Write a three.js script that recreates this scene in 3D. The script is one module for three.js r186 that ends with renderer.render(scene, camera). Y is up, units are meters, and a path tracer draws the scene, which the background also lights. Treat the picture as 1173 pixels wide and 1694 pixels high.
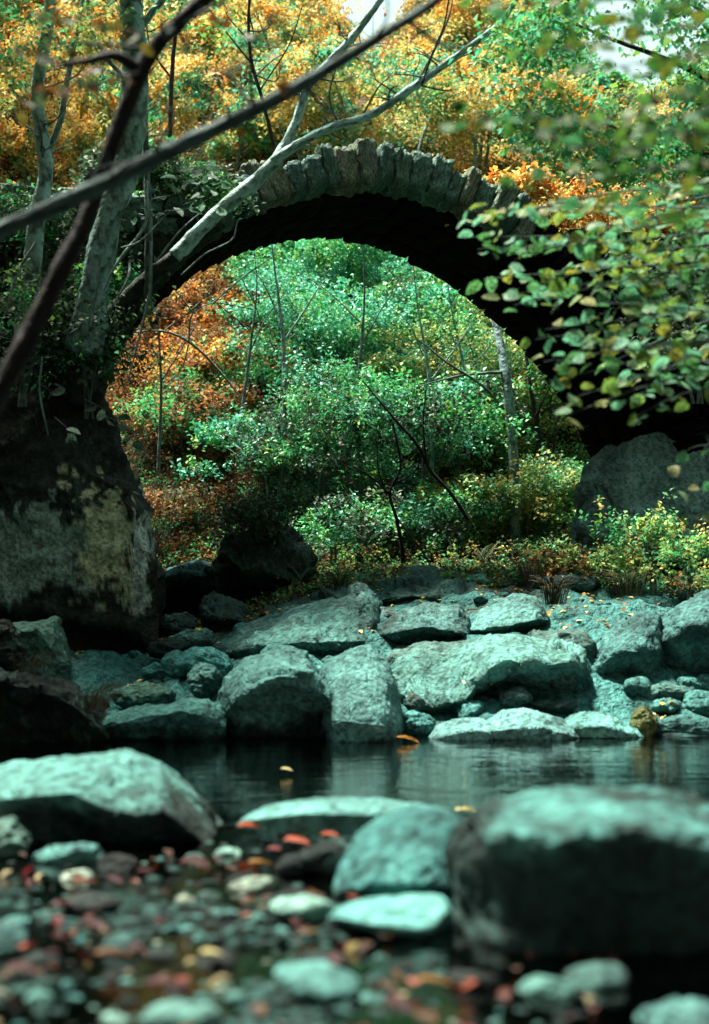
import * as THREE from 'three';
import { mergeGeometries, mergeVertices } from 'three/addons/utils/BufferGeometryUtils.js';
import { createNoise3D } from 'simplex-noise';

/* ---------- camera, sky, sun, exposure ---------- */
const F = 2352, TILT = THREE.MathUtils.degToRad(4.45), EYE = 0.9;
const scene = new THREE.Scene();
const camera = new THREE.PerspectiveCamera(2 * Math.atan(847 / F) * 180 / Math.PI, 709 / 1024, 0.1, 400);
camera.position.set(0, EYE, 0); camera.rotation.x = TILT;
camera.focus = 17.5; camera.userData.fStop = 1.25;
scene.add(camera);
const renderer = new THREE.WebGLRenderer({ antialias: true });
renderer.toneMapping = THREE.LinearToneMapping;
renderer.toneMappingExposure = 5.6;
renderer.shadowMap.enabled = true;
{ // even bright overcast: brighter overhead, the same all round
  const W = 64, H = 32, data = new Float32Array(W * H * 4);
  for (let r = 0; r < H; r++) for (let c = 0; c < W; c++) {
    const e = Math.max(0, Math.sin(((r + 0.5) / H - 0.5) * Math.PI)), k = 0.165 + 0.13 * e;
    data.set([k * 0.74, k * 1.0, k * 0.99, 1], (r * W + c) * 4);
  }
  const sky = new THREE.DataTexture(data, W, H, THREE.RGBAFormat, THREE.FloatType);
  sky.mapping = THREE.EquirectangularReflectionMapping; sky.magFilter = THREE.LinearFilter; sky.needsUpdate = true;
  scene.background = sky; scene.environment = sky;
}
const sun = new THREE.DirectionalLight(new THREE.Color().setRGB(1.0, 0.95, 0.82), 5.0);
sun.position.set(-14, 46, -25); sun.shadow.radius = 20; sun.castShadow = true;
Object.assign(sun.shadow.camera, { left: -40, right: 40, top: 40, bottom: -40, far: 150 });
scene.add(sun, sun.target); sun.target.position.set(0, 0, -16);

/* ---------- helpers ---------- */
const RNG = (s) => () => { s = (s + 0x6d2b79f5) | 0; let t = Math.imul(s ^ (s >>> 15), 1 | s); t = (t + Math.imul(t ^ (t >>> 7), 61 | t)) ^ t; return ((t ^ (t >>> 14)) >>> 0) / 4294967296; };
const R0 = RNG(7), n3 = createNoise3D(RNG(11));
const { lerp, clamp, smoothstep } = THREE.MathUtils;
const V = (x, y, z) => new THREE.Vector3(x, y, z);
const fbm = (x, y, z, o = 4) => { let a = 0, k = 0.5; for (let i = 0; i < o; i++) { a += k * n3(x, y, z); x *= 2.03; y *= 2.03; z *= 2.03; k *= 0.5; } return a; };
const rr = (rng, a, b) => a + (b - a) * rng();
// a point seen at pixel (px, py) of the photograph at d metres in front of the lens
const cT = Math.cos(TILT), sT = Math.sin(TILT);
function at(px, py, d) { const x = (px - 586.5) / F, y = (847 - py) / F, rz = cT - y * sT; return V(x * d / rz, EYE + (y * cT + sT) * d / rz, -d); }
function depthOf(py, h) { const y = (847 - py) / F; return (h - EYE) * (cT - y * sT) / (y * cT + sT); }
function proj(p) { const y = p.y - EYE, zc = -(-p.z * cT + y * sT), yc = y * cT + p.z * sT; return [586.5 + F * p.x / -zc, 847 - F * yc / -zc]; }
const poly = (pts, x) => { if (x <= pts[0][0]) return pts[0][1]; for (let i = 1; i < pts.length; i++) if (x <= pts[i][0]) { const a = pts[i - 1], b = pts[i]; const t = (x - a[0]) / (b[0] - a[0] || 1); return lerp(a[1], b[1], t); } return pts[pts.length - 1][1]; };
const used = {};
function numbered(n) { const k = used[n] = (used[n] ?? -1) + 1; return k ? n + '_' + String(k).padStart(3, '0') : n; }
function tag(o, label, category, group, kind) {
  if (label) o.userData.label = label; if (category) o.userData.category = category;
  if (group) o.userData.group = group; if (kind) o.userData.kind = kind; return o;
}
function mesh(name, geo, mat, parent = scene) {
  const m = new THREE.Mesh(geo, mat); m.name = parent === scene ? numbered(name) : name;
  m.castShadow = m.receiveShadow = true; parent.add(m); return m;
}
function thing(name, label, category, group, pos) {
  const g = new THREE.Group(); g.name = numbered(name); if (pos) g.position.copy(pos);
  scene.add(g); return tag(g, label, category, group);
}
const col = (r, g, b) => new THREE.Color().setRGB(r, g, b);

/* ---------- textures and materials ---------- */
function tileNoise(S, base, oct, seed, shape = (v) => v) {
  const rng = RNG(seed), out = new Float32Array(S * S); let amp = 1, tot = 0;
  for (let o = 0, f = base; o < oct; o++, f *= 2, amp *= 0.55) {
    const g = new Float32Array(f * f).map(() => rng()); tot += amp;
    for (let y = 0; y < S; y++) for (let x = 0; x < S; x++) {
      const u = x / S * f, v = y / S * f, i = Math.floor(u), j = Math.floor(v); let a = u - i, b = v - j; a = a * a * (3 - 2 * a); b = b * b * (3 - 2 * b);
      const q = (m, n) => g[(n % f) * f + (m % f)];
      out[y * S + x] += amp * lerp(lerp(q(i, j), q(i + 1, j), a), lerp(q(i, j + 1), q(i + 1, j + 1), a), b);
    }
  }
  return out.map((v) => shape(v / tot));
}
function tex(S, arr, rgb, srgb) {
  const d = new Uint8Array(S * S * 4);
  for (let i = 0; i < S * S; i++) { const c = rgb(arr[i], i); d.set([c[0] * 255, c[1] * 255, c[2] * 255, 255].map((v) => clamp(v, 0, 255)), i * 4); }
  const t = new THREE.DataTexture(d, S, S); t.wrapS = t.wrapT = THREE.RepeatWrapping; t.magFilter = THREE.LinearFilter; if (srgb) t.colorSpace = THREE.SRGBColorSpace; t.needsUpdate = true; return t;
}
const grain = tileNoise(512, 12, 6, 3), grain2 = tileNoise(512, 24, 5, 5);
const T_bump = tex(512, grain, (v) => { const k = clamp((v - 0.25) * 2, 0, 1); return [k, k, k]; });
const T_speck = tex(512, grain2, (v) => { const k = clamp(0.80 + (v - 0.4) * 1.0, 0.5, 1); return [k, k, k]; }, true);
const barkA = tileNoise(256, 8, 5, 9);
const T_bark = tex(256, barkA, (v) => { const k = clamp((v - 0.25) * 2, 0, 1); return [k, k, k]; });
const T_barkC = tex(256, barkA, (v) => { const k = clamp(0.75 + (v - 0.4) * 1.3, 0.4, 1); return [k, k, k]; }, true);
const T_vein = (() => { const S = 128, d = new Float32Array(S * S); for (let y = 0; y < S; y++) for (let x = 0; x < S; x++) { const v = Math.abs(y / S - 0.5) * 2, u = x / S, q = ((u - v * 0.35) * 7) % 1, r = Math.min(Math.abs(q), 1 - Math.abs(q)); d[y * S + x] = 0.75 - 0.6 * smoothstep(0.07 - v, 0, 0.07) - 0.4 * smoothstep(0.1 - r, 0, 0.1) + 0.2 * (barkA[(y * 2 % 256) * 256 + x * 2] - 0.5); } return tex(S, d, (v) => [v, v, v]); })();
const T_blade = (() => { const S = 128, d = new Float32Array(S * S); for (let y = 0; y < S; y++) for (let x = 0; x < S; x++) { const v = Math.abs(y / S - 0.5) * 2, n = barkA[(y * 2 % 256) * 256 + x * 2], m = barkA[((y + 60) % 256) * 256 + (x * 2 + 90) % 256]; d[y * S + x] = clamp(0.78 + (n - 0.45) * 0.9 + 0.2 * smoothstep(0.06 - v, 0, 0.06), 0.3, 1) * (m > 0.6 ? 0.6 : 1); } return tex(S, d, (v) => [v, v, v * 0.95], true); })();
const M = {
  rock: new THREE.MeshPhysicalMaterial({ specularIntensity: 0.3, vertexColors: true, roughness: 0.85, map: T_speck, bumpMap: T_bump, bumpScale: 0.03 }),
  ground: new THREE.MeshPhysicalMaterial({ specularIntensity: 0.3, vertexColors: true, roughness: 0.95, map: T_speck, bumpMap: T_bump, bumpScale: 0.05 }),
  shadeStone: new THREE.MeshPhysicalMaterial({ vertexColors: true, roughness: 1, specularIntensity: 0.08, map: T_speck, bumpMap: T_bump, bumpScale: 0.03 }),  // almost no sheen, so the deep shade under the arch sits in the material
  bark: new THREE.MeshPhysicalMaterial({ specularIntensity: 0.3, vertexColors: true, roughness: 0.85, map: T_barkC, bumpMap: T_bark, bumpScale: 0.012 }),
  leaf: new THREE.MeshPhysicalMaterial({ color: 0xffffff, roughness: 0.92, transmission: 0.38, thickness: 0, specularIntensity: 0.2, clearcoat: 0.12, clearcoatRoughness: 0.4 }),
  gloss: new THREE.MeshPhysicalMaterial({ color: 0xffffff, roughness: 0.92, transmission: 0.3, thickness: 0, specularIntensity: 0.3, clearcoat: 0.35, clearcoatRoughness: 0.4 }),
  water: new THREE.MeshPhysicalMaterial({ color: col(0.16, 0.17, 0.14), roughness: 0.03, transmission: 1, thickness: 0, ior: 1.33 }),
};
// rough non-indexed geometry with box-projected uv in metres (texture tile = 0.7 m) and a colour for every vertex
function finish(geo, colour, uvScale = 1 / 0.7) {
  geo.computeVertexNormals();
  const g = geo.index ? geo.toNonIndexed() : geo, p = g.attributes.position, n = g.attributes.normal, uv = new Float32Array(p.count * 2), c = new Float32Array(p.count * 3), k = [0, 0, 0];
  for (let i = 0; i < p.count; i += 3) {
    let nx = 0, ny = 0, nz = 0; for (let j = 0; j < 3; j++) { nx += n.getX(i + j); ny += n.getY(i + j); nz += n.getZ(i + j); }
    nx = Math.abs(nx); ny = Math.abs(ny); nz = Math.abs(nz);
    for (let j = i; j < i + 3; j++) {
      const x = p.getX(j), y = p.getY(j), z = p.getZ(j);
      const [u, v] = nx > ny && nx > nz ? [z, y] : ny > nz ? [x, z] : [x, y];
      uv[j * 2] = u * uvScale; uv[j * 2 + 1] = v * uvScale;
      colour(x, y, z, n.getX(j), n.getY(j), n.getZ(j), k); c.set(k, j * 3);
    }
  }
  g.setAttribute('uv', new THREE.BufferAttribute(uv, 2)); g.setAttribute('color', new THREE.BufferAttribute(c, 3)); return g;
}
// stone colour: mottled grey-green with pale lichen and dark algae patches
function stoneColour(base, o = {}) {
  const { dark = 0.5, lichen = 0.5, moss = 0, wet = -9, off = 0 } = o; // wet: height in metres up to which front shade and waterline damp are painted
  const hv = hash(Math.round(off * 10), Math.round(base[1] * 1000), 3, 1), hw = hash(Math.round(off * 10), 7, Math.round((o.seed ?? 0) * 10), 2); const dim = 0.8; base = base.map((v) => v * dim); base = [base[0] * (0.75 + 0.4 * hv), base[1] * (0.9 + 0.25 * hw), base[2] * (0.9 + 0.25 * hw) * (1.03 - 0.08 * hv)];
  const spots = (o.patches ?? []).map(([px, py, d, rx, ry, c]) => [at(px, py, d), rx, ry, c]);
  return (x, y, z, nx, ny, nz, k) => {
    const a = fbm(x * 1.3 + off, y * 1.3, z * 1.3, 4), b = fbm(x * 5 + off, y * 5 + 9, z * 5, 3), c = n3(x * 17 + off, y * 17, z * 17);
    let m = clamp(0.98 + a * 0.6 + b * 0.3 + c * 0.1, 0.35, 1.6);
    m *= 1 - 0.8 * dark * smoothstep(fbm(x * 1.5 + 40, y * 1.5 + off, z * 1.5, 4), 0.05, 0.5);
    const l = 0.6 * lichen * smoothstep(b + a * 0.6, 0.2, 0.5);
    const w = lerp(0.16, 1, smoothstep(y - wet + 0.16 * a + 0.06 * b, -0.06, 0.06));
    const g = moss * smoothstep(ny * 0.5 + a * 1.2, 0.1, 0.55);
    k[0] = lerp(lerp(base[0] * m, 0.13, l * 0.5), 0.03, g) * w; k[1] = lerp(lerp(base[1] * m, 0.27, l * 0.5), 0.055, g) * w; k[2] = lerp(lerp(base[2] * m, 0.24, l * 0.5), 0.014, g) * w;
    for (const [c, rx, ry, q] of spots) { const e = Math.max(Math.abs(x - c.x) / rx, Math.abs(y - c.y) / ry) + a * 0.9 + b * 0.6, t = 1 - smoothstep(e, 0.85, 1.0); for (let i = 0; i < 3; i++) k[i] = lerp(k[i], q[i] * (m * 0.6 + 0.4), t); }
  };
}
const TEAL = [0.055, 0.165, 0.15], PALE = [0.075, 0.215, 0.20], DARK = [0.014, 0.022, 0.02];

const hash = (i, j, k, s) => { let h = Math.imul(i, 374761393) ^ Math.imul(j, 668265263) ^ Math.imul(k, 2147483647) ^ Math.imul(s, 974634777); h = Math.imul(h ^ (h >>> 13), 1274126177); return ((h ^ (h >>> 16)) >>> 0) / 4294967296; };
// broken planes: the offset of the tilted facet that a point belongs to
function facet(x, y, z, sd) {
  const i0 = Math.floor(x), j0 = Math.floor(y), k0 = Math.floor(z); let best = 9, bi = 0, bj = 0, bk = 0, bx = 0, by = 0, bz = 0;
  for (let i = i0 - 1; i <= i0 + 1; i++) for (let j = j0 - 1; j <= j0 + 1; j++) for (let k = k0 - 1; k <= k0 + 1; k++) { const cx = i + hash(i, j, k, sd), cy = j + hash(i, j, k, sd + 1), cz = k + hash(i, j, k, sd + 2), q = (x - cx) ** 2 + (y - cy) ** 2 + (z - cz) ** 2; if (q < best) { best = q; bi = i; bj = j; bk = k; bx = cx; by = cy; bz = cz; } }
  return (x - bx) * (hash(bi, bj, bk, sd + 3) - 0.5) + (y - by) * (hash(bi, bj, bk, sd + 4) - 0.5) + (z - bz) * (hash(bi, bj, bk, sd + 5) - 0.5) + 0.25 * (hash(bi, bj, bk, sd + 6) - 0.5);
}
// roughens every vertex of an indexed geometry along its normal
function roughen(g, amp, freq, off, ridged = 0.5) {
  g.computeVertexNormals(); const p = g.attributes.position, n = g.attributes.normal;
  for (let i = 0; i < p.count; i++) {
    const x = p.getX(i), y = p.getY(i), z = p.getZ(i);
    let d = 0.75 * fbm(x * freq + off, y * freq, z * freq, 4);
    d += ridged * (0.35 - Math.abs(fbm(x * freq * 0.8 + off + 50, y * freq * 2.2, z * freq * 0.8, 3)) * 1.4);
    d += 1.5 * facet(x * freq * 0.75 + 0.25 * n3(x * freq, y * freq, z * freq), y * freq * 1.1, z * freq * 0.75, Math.round(off) + 5) + 0.11 * fbm(x * freq * 4.5 + off, y * freq * 4.5, z * freq * 4.5, 3) - 0.5 * ridged * smoothstep(0.05 - Math.abs(n3(x * freq * 0.6 + off, y * freq * 1.1, z * freq * 0.6 + 70)), 0, 0.05);
    p.setXYZ(i, x + n.getX(i) * d * amp, y + n.getY(i) * d * amp, z + n.getZ(i) * d * amp);
  }
  return g;
}
// a boulder: a ball cut by random planes, roughened; sx, sy, sz are half sizes
function boulderGeo(seed, sx, sy, sz, detail = 18, amp = 0.06, cuts = 13) {
  const rng = RNG(seed); let g = new THREE.IcosahedronGeometry(1, detail); g.deleteAttribute('uv'); g.deleteAttribute('normal'); g = mergeVertices(g, 1e-5);
  const pl = []; for (let i = 0; i < cuts; i++) { const v = V(rr(rng, -1, 1), rr(rng, -1, 1), rr(rng, -1, 1)).normalize(); pl.push([v, rr(rng, 0.68, 0.92)]); }
  const p = g.attributes.position, v = V(0, 0, 0);
  for (let i = 0; i < p.count; i++) {
    v.fromBufferAttribute(p, i); let s = 0;
    for (const [n, h] of pl) { const q = n.dot(v); if (q > 0) s += Math.pow(q / h, 14); }
    v.multiplyScalar(Math.pow(1 + s, -1 / 14)); p.setXYZ(i, v.x * sx * 1.12, v.y * sy * 1.12, v.z * sz * 1.12);
  }
  const sz0 = Math.min(sx, sy, sz); return roughen(g, amp * (sz0 + 0.05) * 2, 1.1 / (sz0 + 0.08), seed * 3.7);
}
// a big rock modelled from its crest line, the line of its brow and its foot (pixels of the photograph) and depths in metres
function loftGeo({ x0, x1, top, brow, foot, d, front = 0.4, under = 0.15, back = 0.6, nu = 110, nv = 76, amp = 0.05, freq = 2.2, seed = 1, round = 6, ridged = 0.5 }) {
  const P = [];
  for (let i = 0; i <= nu; i++) {
    const u = i / nu, px = lerp(x0, x1, u), q = Math.abs(2 * u - 1), tz = Math.sqrt(Math.max(0.003, 1 - Math.pow(q, 3.2))), ty = Math.sqrt(Math.max(0.003, 1 - Math.pow(q, round * 2)));
    let t = poly(top, px), b = poly(foot, px), w = clamp(poly(brow, px), t + 4, b - 3); const mid = (t + b) / 2;
    t = mid + (t - mid) * ty; b = mid + (b - mid) * ty; w = mid + (w - mid) * ty;
    const fz = front * tz, un = under * tz, bk = back * tz;
    const A = at(px, t, d), Wp = at(px, w, d - fz), Bp = at(px, b, d - fz + un), h = A.y - Bp.y;
    const bow = (k) => lerp(w, b, k);
    const pts = [Bp, at(px, bow(0.55), d - fz + un * 0.75), at(px, bow(0.15), d - fz + un * 0.1), Wp, at(px, lerp(t, w, 0.45), d - fz * 0.6), A, V(A.x, A.y - h * 0.16, -d - bk * 0.7), V(A.x, A.y - h * 0.6, -d - bk), V(A.x, A.y - h, -d - bk * 0.9), V(A.x, A.y - h * 1.02, -d + fz * 0.1)];
    const c = new THREE.CatmullRomCurve3(pts, true, 'centripetal');
    for (let j = 0; j < nv; j++) P.push(c.getPoint(j / nv));
  }
  const idx = []; for (let i = 0; i < nu; i++) for (let j = 0; j < nv; j++) { const a = i * nv + j, b = i * nv + (j + 1) % nv; idx.push(a, b, a + nv, b, b + nv, a + nv); }
  for (const i of [0, nu]) { const k = P.length, c = V(0, 0, 0); for (let j = 0; j < nv; j++) c.add(P[i * nv + j]); P.push(c.divideScalar(nv)); for (let j = 0; j < nv; j++) { const a = i * nv + j, b = i * nv + (j + 1) % nv; i ? idx.push(a, b, k) : idx.push(b, a, k); } }
  const g = new THREE.BufferGeometry().setFromPoints(P); g.setIndex(idx);
  return roughen(g, amp, freq, seed * 5.3, ridged);
}
const rocks = [];
function rock(name, label, geo, base, o = {}, cat = 'rock', group) {
  geo.computeBoundingBox(); const c = geo.boundingBox.getCenter(V(0, 0, 0)); c.y = geo.boundingBox.min.y;
  const g = finish(geo, stoneColour(base, { off: rocks.length * 1.37, ...o })); if (!o.local) g.translate(-c.x, -c.y, -c.z);
  const m = mesh(name, g, M.rock); if (!o.local) m.position.copy(c); rocks.push(m); return tag(m, label, cat, group);
}
// tapered limb through points [px, py, d, width in px]
function limb(pts, { seg = 0, rad = 12, wob = 0.12, seed = 1, cap = true } = {}) {
  const ps = pts.map((q) => at(q[0], q[1], q[2])), ws = pts.map((q) => q[3] / 2 / F * q[2]);
  return tubeGeo(ps, ws, seg || pts.length * 7, rad, wob, seed);
}
function tubeGeo(ps, ws, seg, rad, wob = 0.12, seed = 1) {
  const c = new THREE.CatmullRomCurve3(ps, false, 'centripetal'), P = [], idx = [], fr = c.computeFrenetFrames(seg, false), n = ps.length - 1; let len = 0, last = null; const uv = [];
  for (let i = 0; i <= seg; i++) {
    const t = i / seg, p = c.getPointAt(t), tt = c.getUtoTmapping(t) * n, k = Math.min(n - 1, Math.floor(tt)), r = lerp(ws[k], ws[k + 1], tt - k); if (last) len += p.distanceTo(last); last = p.clone();
    for (let j = 0; j <= rad; j++) {
      const a = (j % rad) / rad * 2 * Math.PI, rk = r * (1 + wob * fbm(p.x * 2 / (r * 8 + 0.1) + Math.cos(a) + seed, p.y * 2 / (r * 8 + 0.1) + Math.sin(a), p.z * 3, 3) * 1.6);
      P.push(p.clone().addScaledVector(fr.normals[i], Math.cos(a) * rk).addScaledVector(fr.binormals[i], Math.sin(a) * rk)); uv.push(j / rad * Math.max(1, Math.round(r * 12)), len * 2.2);
    }
  }
  const w = rad + 1; for (let i = 0; i < seg; i++) for (let j = 0; j < rad; j++) { const a = i * w + j; idx.push(a, a + w, a + 1, a + 1, a + w, a + w + 1); }
  for (const i of [0, seg]) { const k = P.length; P.push(c.getPointAt(i / seg)); uv.push(0, 0); for (let j = 0; j < rad; j++) { const a = i * w + j; i ? idx.push(a, k, a + 1) : idx.push(a, a + 1, k); } }
  const g = new THREE.BufferGeometry().setFromPoints(P); g.setIndex(idx); g.setAttribute('uv', new THREE.Float32BufferAttribute(uv, 2)); g.computeVertexNormals(); return g;
}
function bark(g, base, blotch = 0.6, seed = 0) {
  const p = g.attributes.position, c = new Float32Array(p.count * 3);
  for (let i = 0; i < p.count; i++) { const x = p.getX(i), y = p.getY(i), z = p.getZ(i), a = fbm(x * 3 + seed, y * 1.6, z * 3, 4), m = clamp(1 + a * 0.8 * blotch + n3(x * 14, y * 9, z * 14) * 0.12, 0.3, 1.5); c.set([base[0] * m, base[1] * m, base[2] * m * (1 + a * 0.15)], i * 3); }
  g.setAttribute('color', new THREE.BufferAttribute(c, 3)); return g;
}
const BARK_PALE = [0.17, 0.28, 0.26], BARK_GREY = [0.08, 0.12, 0.11], BARK_DARK = [0.012, 0.011, 0.012], BARK_BROWN = [0.035, 0.032, 0.025];

/* ---------- terrain ---------- */
const edge = (x) => 11.35 + 0.25 * n3(x * 0.8, 3, 0) - 0.5 * smoothstep(-x, 1.2, 3);
function ground(x, d) {
  const e = edge(x), past = d - e;
  // far bank: bedrock rising to the right, a low channel on the left that runs on under the arch
  const chan = 1 - smoothstep(x + 0.06 * (d - 12), -1.9, 0.2);
  let h = past < 0 ? lerp(-0.05, -0.55, smoothstep(-past, 0, 2)) : lerp(1, 0.5, chan) * poly([[0, -0.05], [0.35, 0.0], [0.9, 0.16], [1.8, 0.5], [2.8, 0.86], [4.3, 1.22], [8.5, 1.62]], past);
  // strata of the bedrock
  if (past > -0.5) { const s = fbm(x * 0.5 + d * 0.2, d * 0.7, 2, 3), st = (x * 0.25 + d * 0.9 + s * 1.3) * 1.6, q = st - Math.floor(st); h += 0.11 * (q < 0.8 ? q / 0.8 : (1 - q) / 0.2) * smoothstep(past, 0.2, 1.6) * (1 - smoothstep(d, 19, 21)) + 0.10 * fbm(x * 1.7, d * 1.7, 5, 4) * smoothstep(past, -0.3, 1); }
  // hill behind
  const hd = d - 19.7 + 0.6 * fbm(x * 0.15, d * 0.1, 8, 2);
  const ridge = 57 - 15 * Math.exp(-Math.pow((x - 0.5) / 2.1, 2)) - 21 * smoothstep(x, 5.2, 7.6);
  if (hd > 0) { const q = Math.min(hd, ridge - 20.3), r = Math.max(0, hd - (ridge - 20.3)); h += q * (0.60 + 0.16 * smoothstep(q, 0, 9)) - 0.35 * r + (0.5 * fbm(x * 0.25, d * 0.25, 1, 4)) * smoothstep(hd, 0, 4) + 0.35 * fbm(x * 0.9, d * 0.9, 3, 3) * smoothstep(hd, 0, 2); }
  // left bank and right bank of the gorge, unseen heights steepened against sky light
  const L = -x - (2.9 + 0.16 * Math.max(0, d - 11)) + 0.3 * n3(d * 0.6, 1, 2) - 0.45 * Math.max(0, 9 - Math.max(d, 0)) * 0.1; if (L > 0) h += Math.min(L * 1.6, 4.2) + Math.max(0, Math.min(L, 22) - 2.6) * 1.1;
  const Rr = x - (3.7 + 0.13 * Math.max(0, d - 11)) + 0.3 * n3(d * 0.6, 7, 2); if (Rr > 0) h += Math.min(Rr * 0.8, 3) + Math.max(0, Math.min(Rr, 22) - 3.7) * 1.1;
  // gravel bar in front; unseen bank behind the viewer, raised to block sky light
  const bar = (1 - smoothstep(d, 4.6, 6.4)) * (1 - 0.35 * smoothstep(x, 0.15, 0.7)); if (d < 7) h = lerp(h, -0.006 + 0.06 * fbm(x * 2.2, d * 2.2, 0, 3) - 0.035 * Math.exp(-Math.pow((d - 3.85) / 0.2, 2)), clamp(bar, 0, 1) * (L > 0 || Rr > 0 ? 0 : 1));
  if (d < 0) h += 1.7 * Math.min(-d, 17) * smoothstep(-d, 0.5, 3);
  return h;
}
function hillAt(px, py, from = 20) { for (let d = from; d < 95; d += 0.15) { const p = at(px, py, d); if (p.y <= ground(p.x, d)) { p.y = ground(p.x, d); return p; } } return null; }
{
  const xs = [], ds = [];
  for (let x = -46; x < 46; x += Math.abs(x + (x < 0 ? 0.01 : 0)) < 5 ? 0.075 : 0.075 + (Math.abs(x) - 5) * 0.07 + 0.05) xs.push(x);
  for (let d = -40; d < 100; d += d < 2.6 ? Math.max(0.1, (2.6 - d) * 0.12) : d < 22 ? 0.07 : 0.07 + (d - 22) * 0.022) ds.push(d);
  const P = [], idx = [], w = xs.length;
  for (const d of ds) for (const x of xs) P.push(V(x, ground(x, d), -d));
  for (let j = 0; j + 1 < ds.length; j++) for (let i = 0; i + 1 < w; i++) { const a = j * w + i; idx.push(a, a + 1, a + w, a + 1, a + w + 1, a + w); }
  const g = new THREE.BufferGeometry().setFromPoints(P); g.setIndex(idx);
  const sc = stoneColour(TEAL, { dark: 0.5, lichen: 0.4, wet: 0.0 });
  const out = finish(g, (x, y, z, nx, ny, nz, k) => {
    sc(x, y, z, nx, ny, nz, k); const d = -z, a = fbm(x * 0.9, y * 0.9, z * 0.9, 3);
    const earth = clamp(smoothstep(d + a * 3 - Math.max(0, x) * 0.3, 14.2, 17.0) + (Math.abs(x) > 4.5 || d < 0 ? 1 : 0), 0, 1), m = 1 + a * 0.7;
    k[0] = lerp(k[0], 0.035 * m, earth); k[1] = lerp(k[1], 0.026 * m, earth); k[2] = lerp(k[2], 0.014 * m, earth);
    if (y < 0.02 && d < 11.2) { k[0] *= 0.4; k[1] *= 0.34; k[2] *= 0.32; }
  });
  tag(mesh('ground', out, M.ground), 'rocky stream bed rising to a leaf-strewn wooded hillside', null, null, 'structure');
}
/* ---------- water ---------- */
{
  const S = 512, w1 = tileNoise(S, 6, 5, 21), T = tex(S, w1, (v) => [v, v, v]); T.repeat.set(1, 1);
  M.water.bumpMap = T; M.water.bumpScale = 0.006;
  const g = new THREE.PlaneGeometry(18, 26, 1, 1); g.rotateX(-Math.PI / 2); const uv = g.attributes.uv; for (let i = 0; i < uv.count; i++) uv.setXY(i, uv.getX(i) * 18 / 2.2, uv.getY(i) * 26 / 0.9);
  const m = mesh('water', g, M.water); m.position.set(0, 0, -5); tag(m, 'still dark pool of the stream reflecting boulders and trees', null, null, 'structure');
}

/* ---------- the bridge ---------- */
const YAW = THREE.MathUtils.degToRad(15), BW = 2.6, BS0 = 0.3, BY0 = 2.4, BB = 3.57;
const bridge = thing('stone_arch_bridge', 'old humpback stone arch bridge of rough blocks spanning the rocky stream', 'bridge', null, V(0.163, 0, -16)); bridge.rotation.y = YAW;
const arch = (th, off = 0) => { const c = Math.cos(th), s = Math.sin(th), p = c > 0 ? 1.65 : 2, a = (c > 0 ? 3.75 : 3.41) + off; return [BS0 + a * Math.sign(c) * Math.pow(Math.abs(c), 2 / p), BY0 + (BB + off) * Math.pow(Math.abs(s), 2 / p)]; };
const inRing = (s, y, off) => { const x = s - BS0, p = x > 0 ? 1.65 : 2, a = (x > 0 ? 3.75 : 3.41) + off; if (y < BY0) return Math.abs(x) < a; return Math.pow(Math.abs(x) / a, p) + Math.pow((y - BY0) / (BB + off), p) < 1; };
const deck = (s) => poly([[-9, 5.3], [-4.2, 5.5], [-2.2, 5.8], [-1, 6.0], [0, 6.2], [0.6, 6.18], [1.3, 5.9], [3, 5.6], [9, 5.2]], s);
function blockGeo(seed, n = 4, amp = 0.09) {  // a rough-hewn block, unit size
  const rng = RNG(seed); let g = new THREE.BoxGeometry(1, 1, 1, n, n, n); g.deleteAttribute('uv'); g.deleteAttribute('normal'); g = mergeVertices(g, 1e-4); const p = g.attributes.position;
  const sk = [rr(rng, -0.1, 0.1), rr(rng, -0.1, 0.1), rr(rng, -0.07, 0.07)];
  for (let i = 0; i < p.count; i++) {
    let x = p.getX(i), y = p.getY(i), z = p.getZ(i); const q = Math.pow(Math.abs(2 * x), 16) + Math.pow(Math.abs(2 * y), 16) + Math.pow(Math.abs(2 * z), 16), k = Math.pow(Math.max(q, 1), -1 / 16);
    x *= k; y *= k; z *= k; x += sk[0] * y + amp * fbm(x * 2 + seed * 7, y * 2, z * 2, 3); y += sk[1] * x + amp * fbm(x * 2, y * 2 + seed * 7, z * 2, 3); z += sk[2] * y + amp * 0.8 * fbm(x * 2.5, y * 2.5, z * 2.5 + seed * 7, 3); p.setXYZ(i, x, y, z);
  }
  return g;
}
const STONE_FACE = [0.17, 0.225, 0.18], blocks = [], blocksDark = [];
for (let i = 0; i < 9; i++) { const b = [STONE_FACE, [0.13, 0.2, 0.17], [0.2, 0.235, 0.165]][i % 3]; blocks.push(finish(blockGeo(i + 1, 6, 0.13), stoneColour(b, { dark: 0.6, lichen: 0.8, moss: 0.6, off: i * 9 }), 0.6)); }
for (let i = 0; i < 6; i++) blocksDark.push(finish(blockGeo(i + 31, 3, 0.1), stoneColour([0.008, 0.0055, 0.007], { dark: 0.6, lichen: 0.0, off: i * 9 }), 0.6));  // near-black stones: shade of the vault and right wall put into the colour
const blocksShade = []; for (let i = 0; i < 6; i++) blocksShade.push(finish(blockGeo(i + 51, 5, 0.13), stoneColour([0.028, 0.038, 0.028], { dark: 0.8, lichen: 0.3, moss: 0.5, off: i * 7 }), 0.6));  // darkened copies of the face stones, shade of the lower ring painted in
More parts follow.
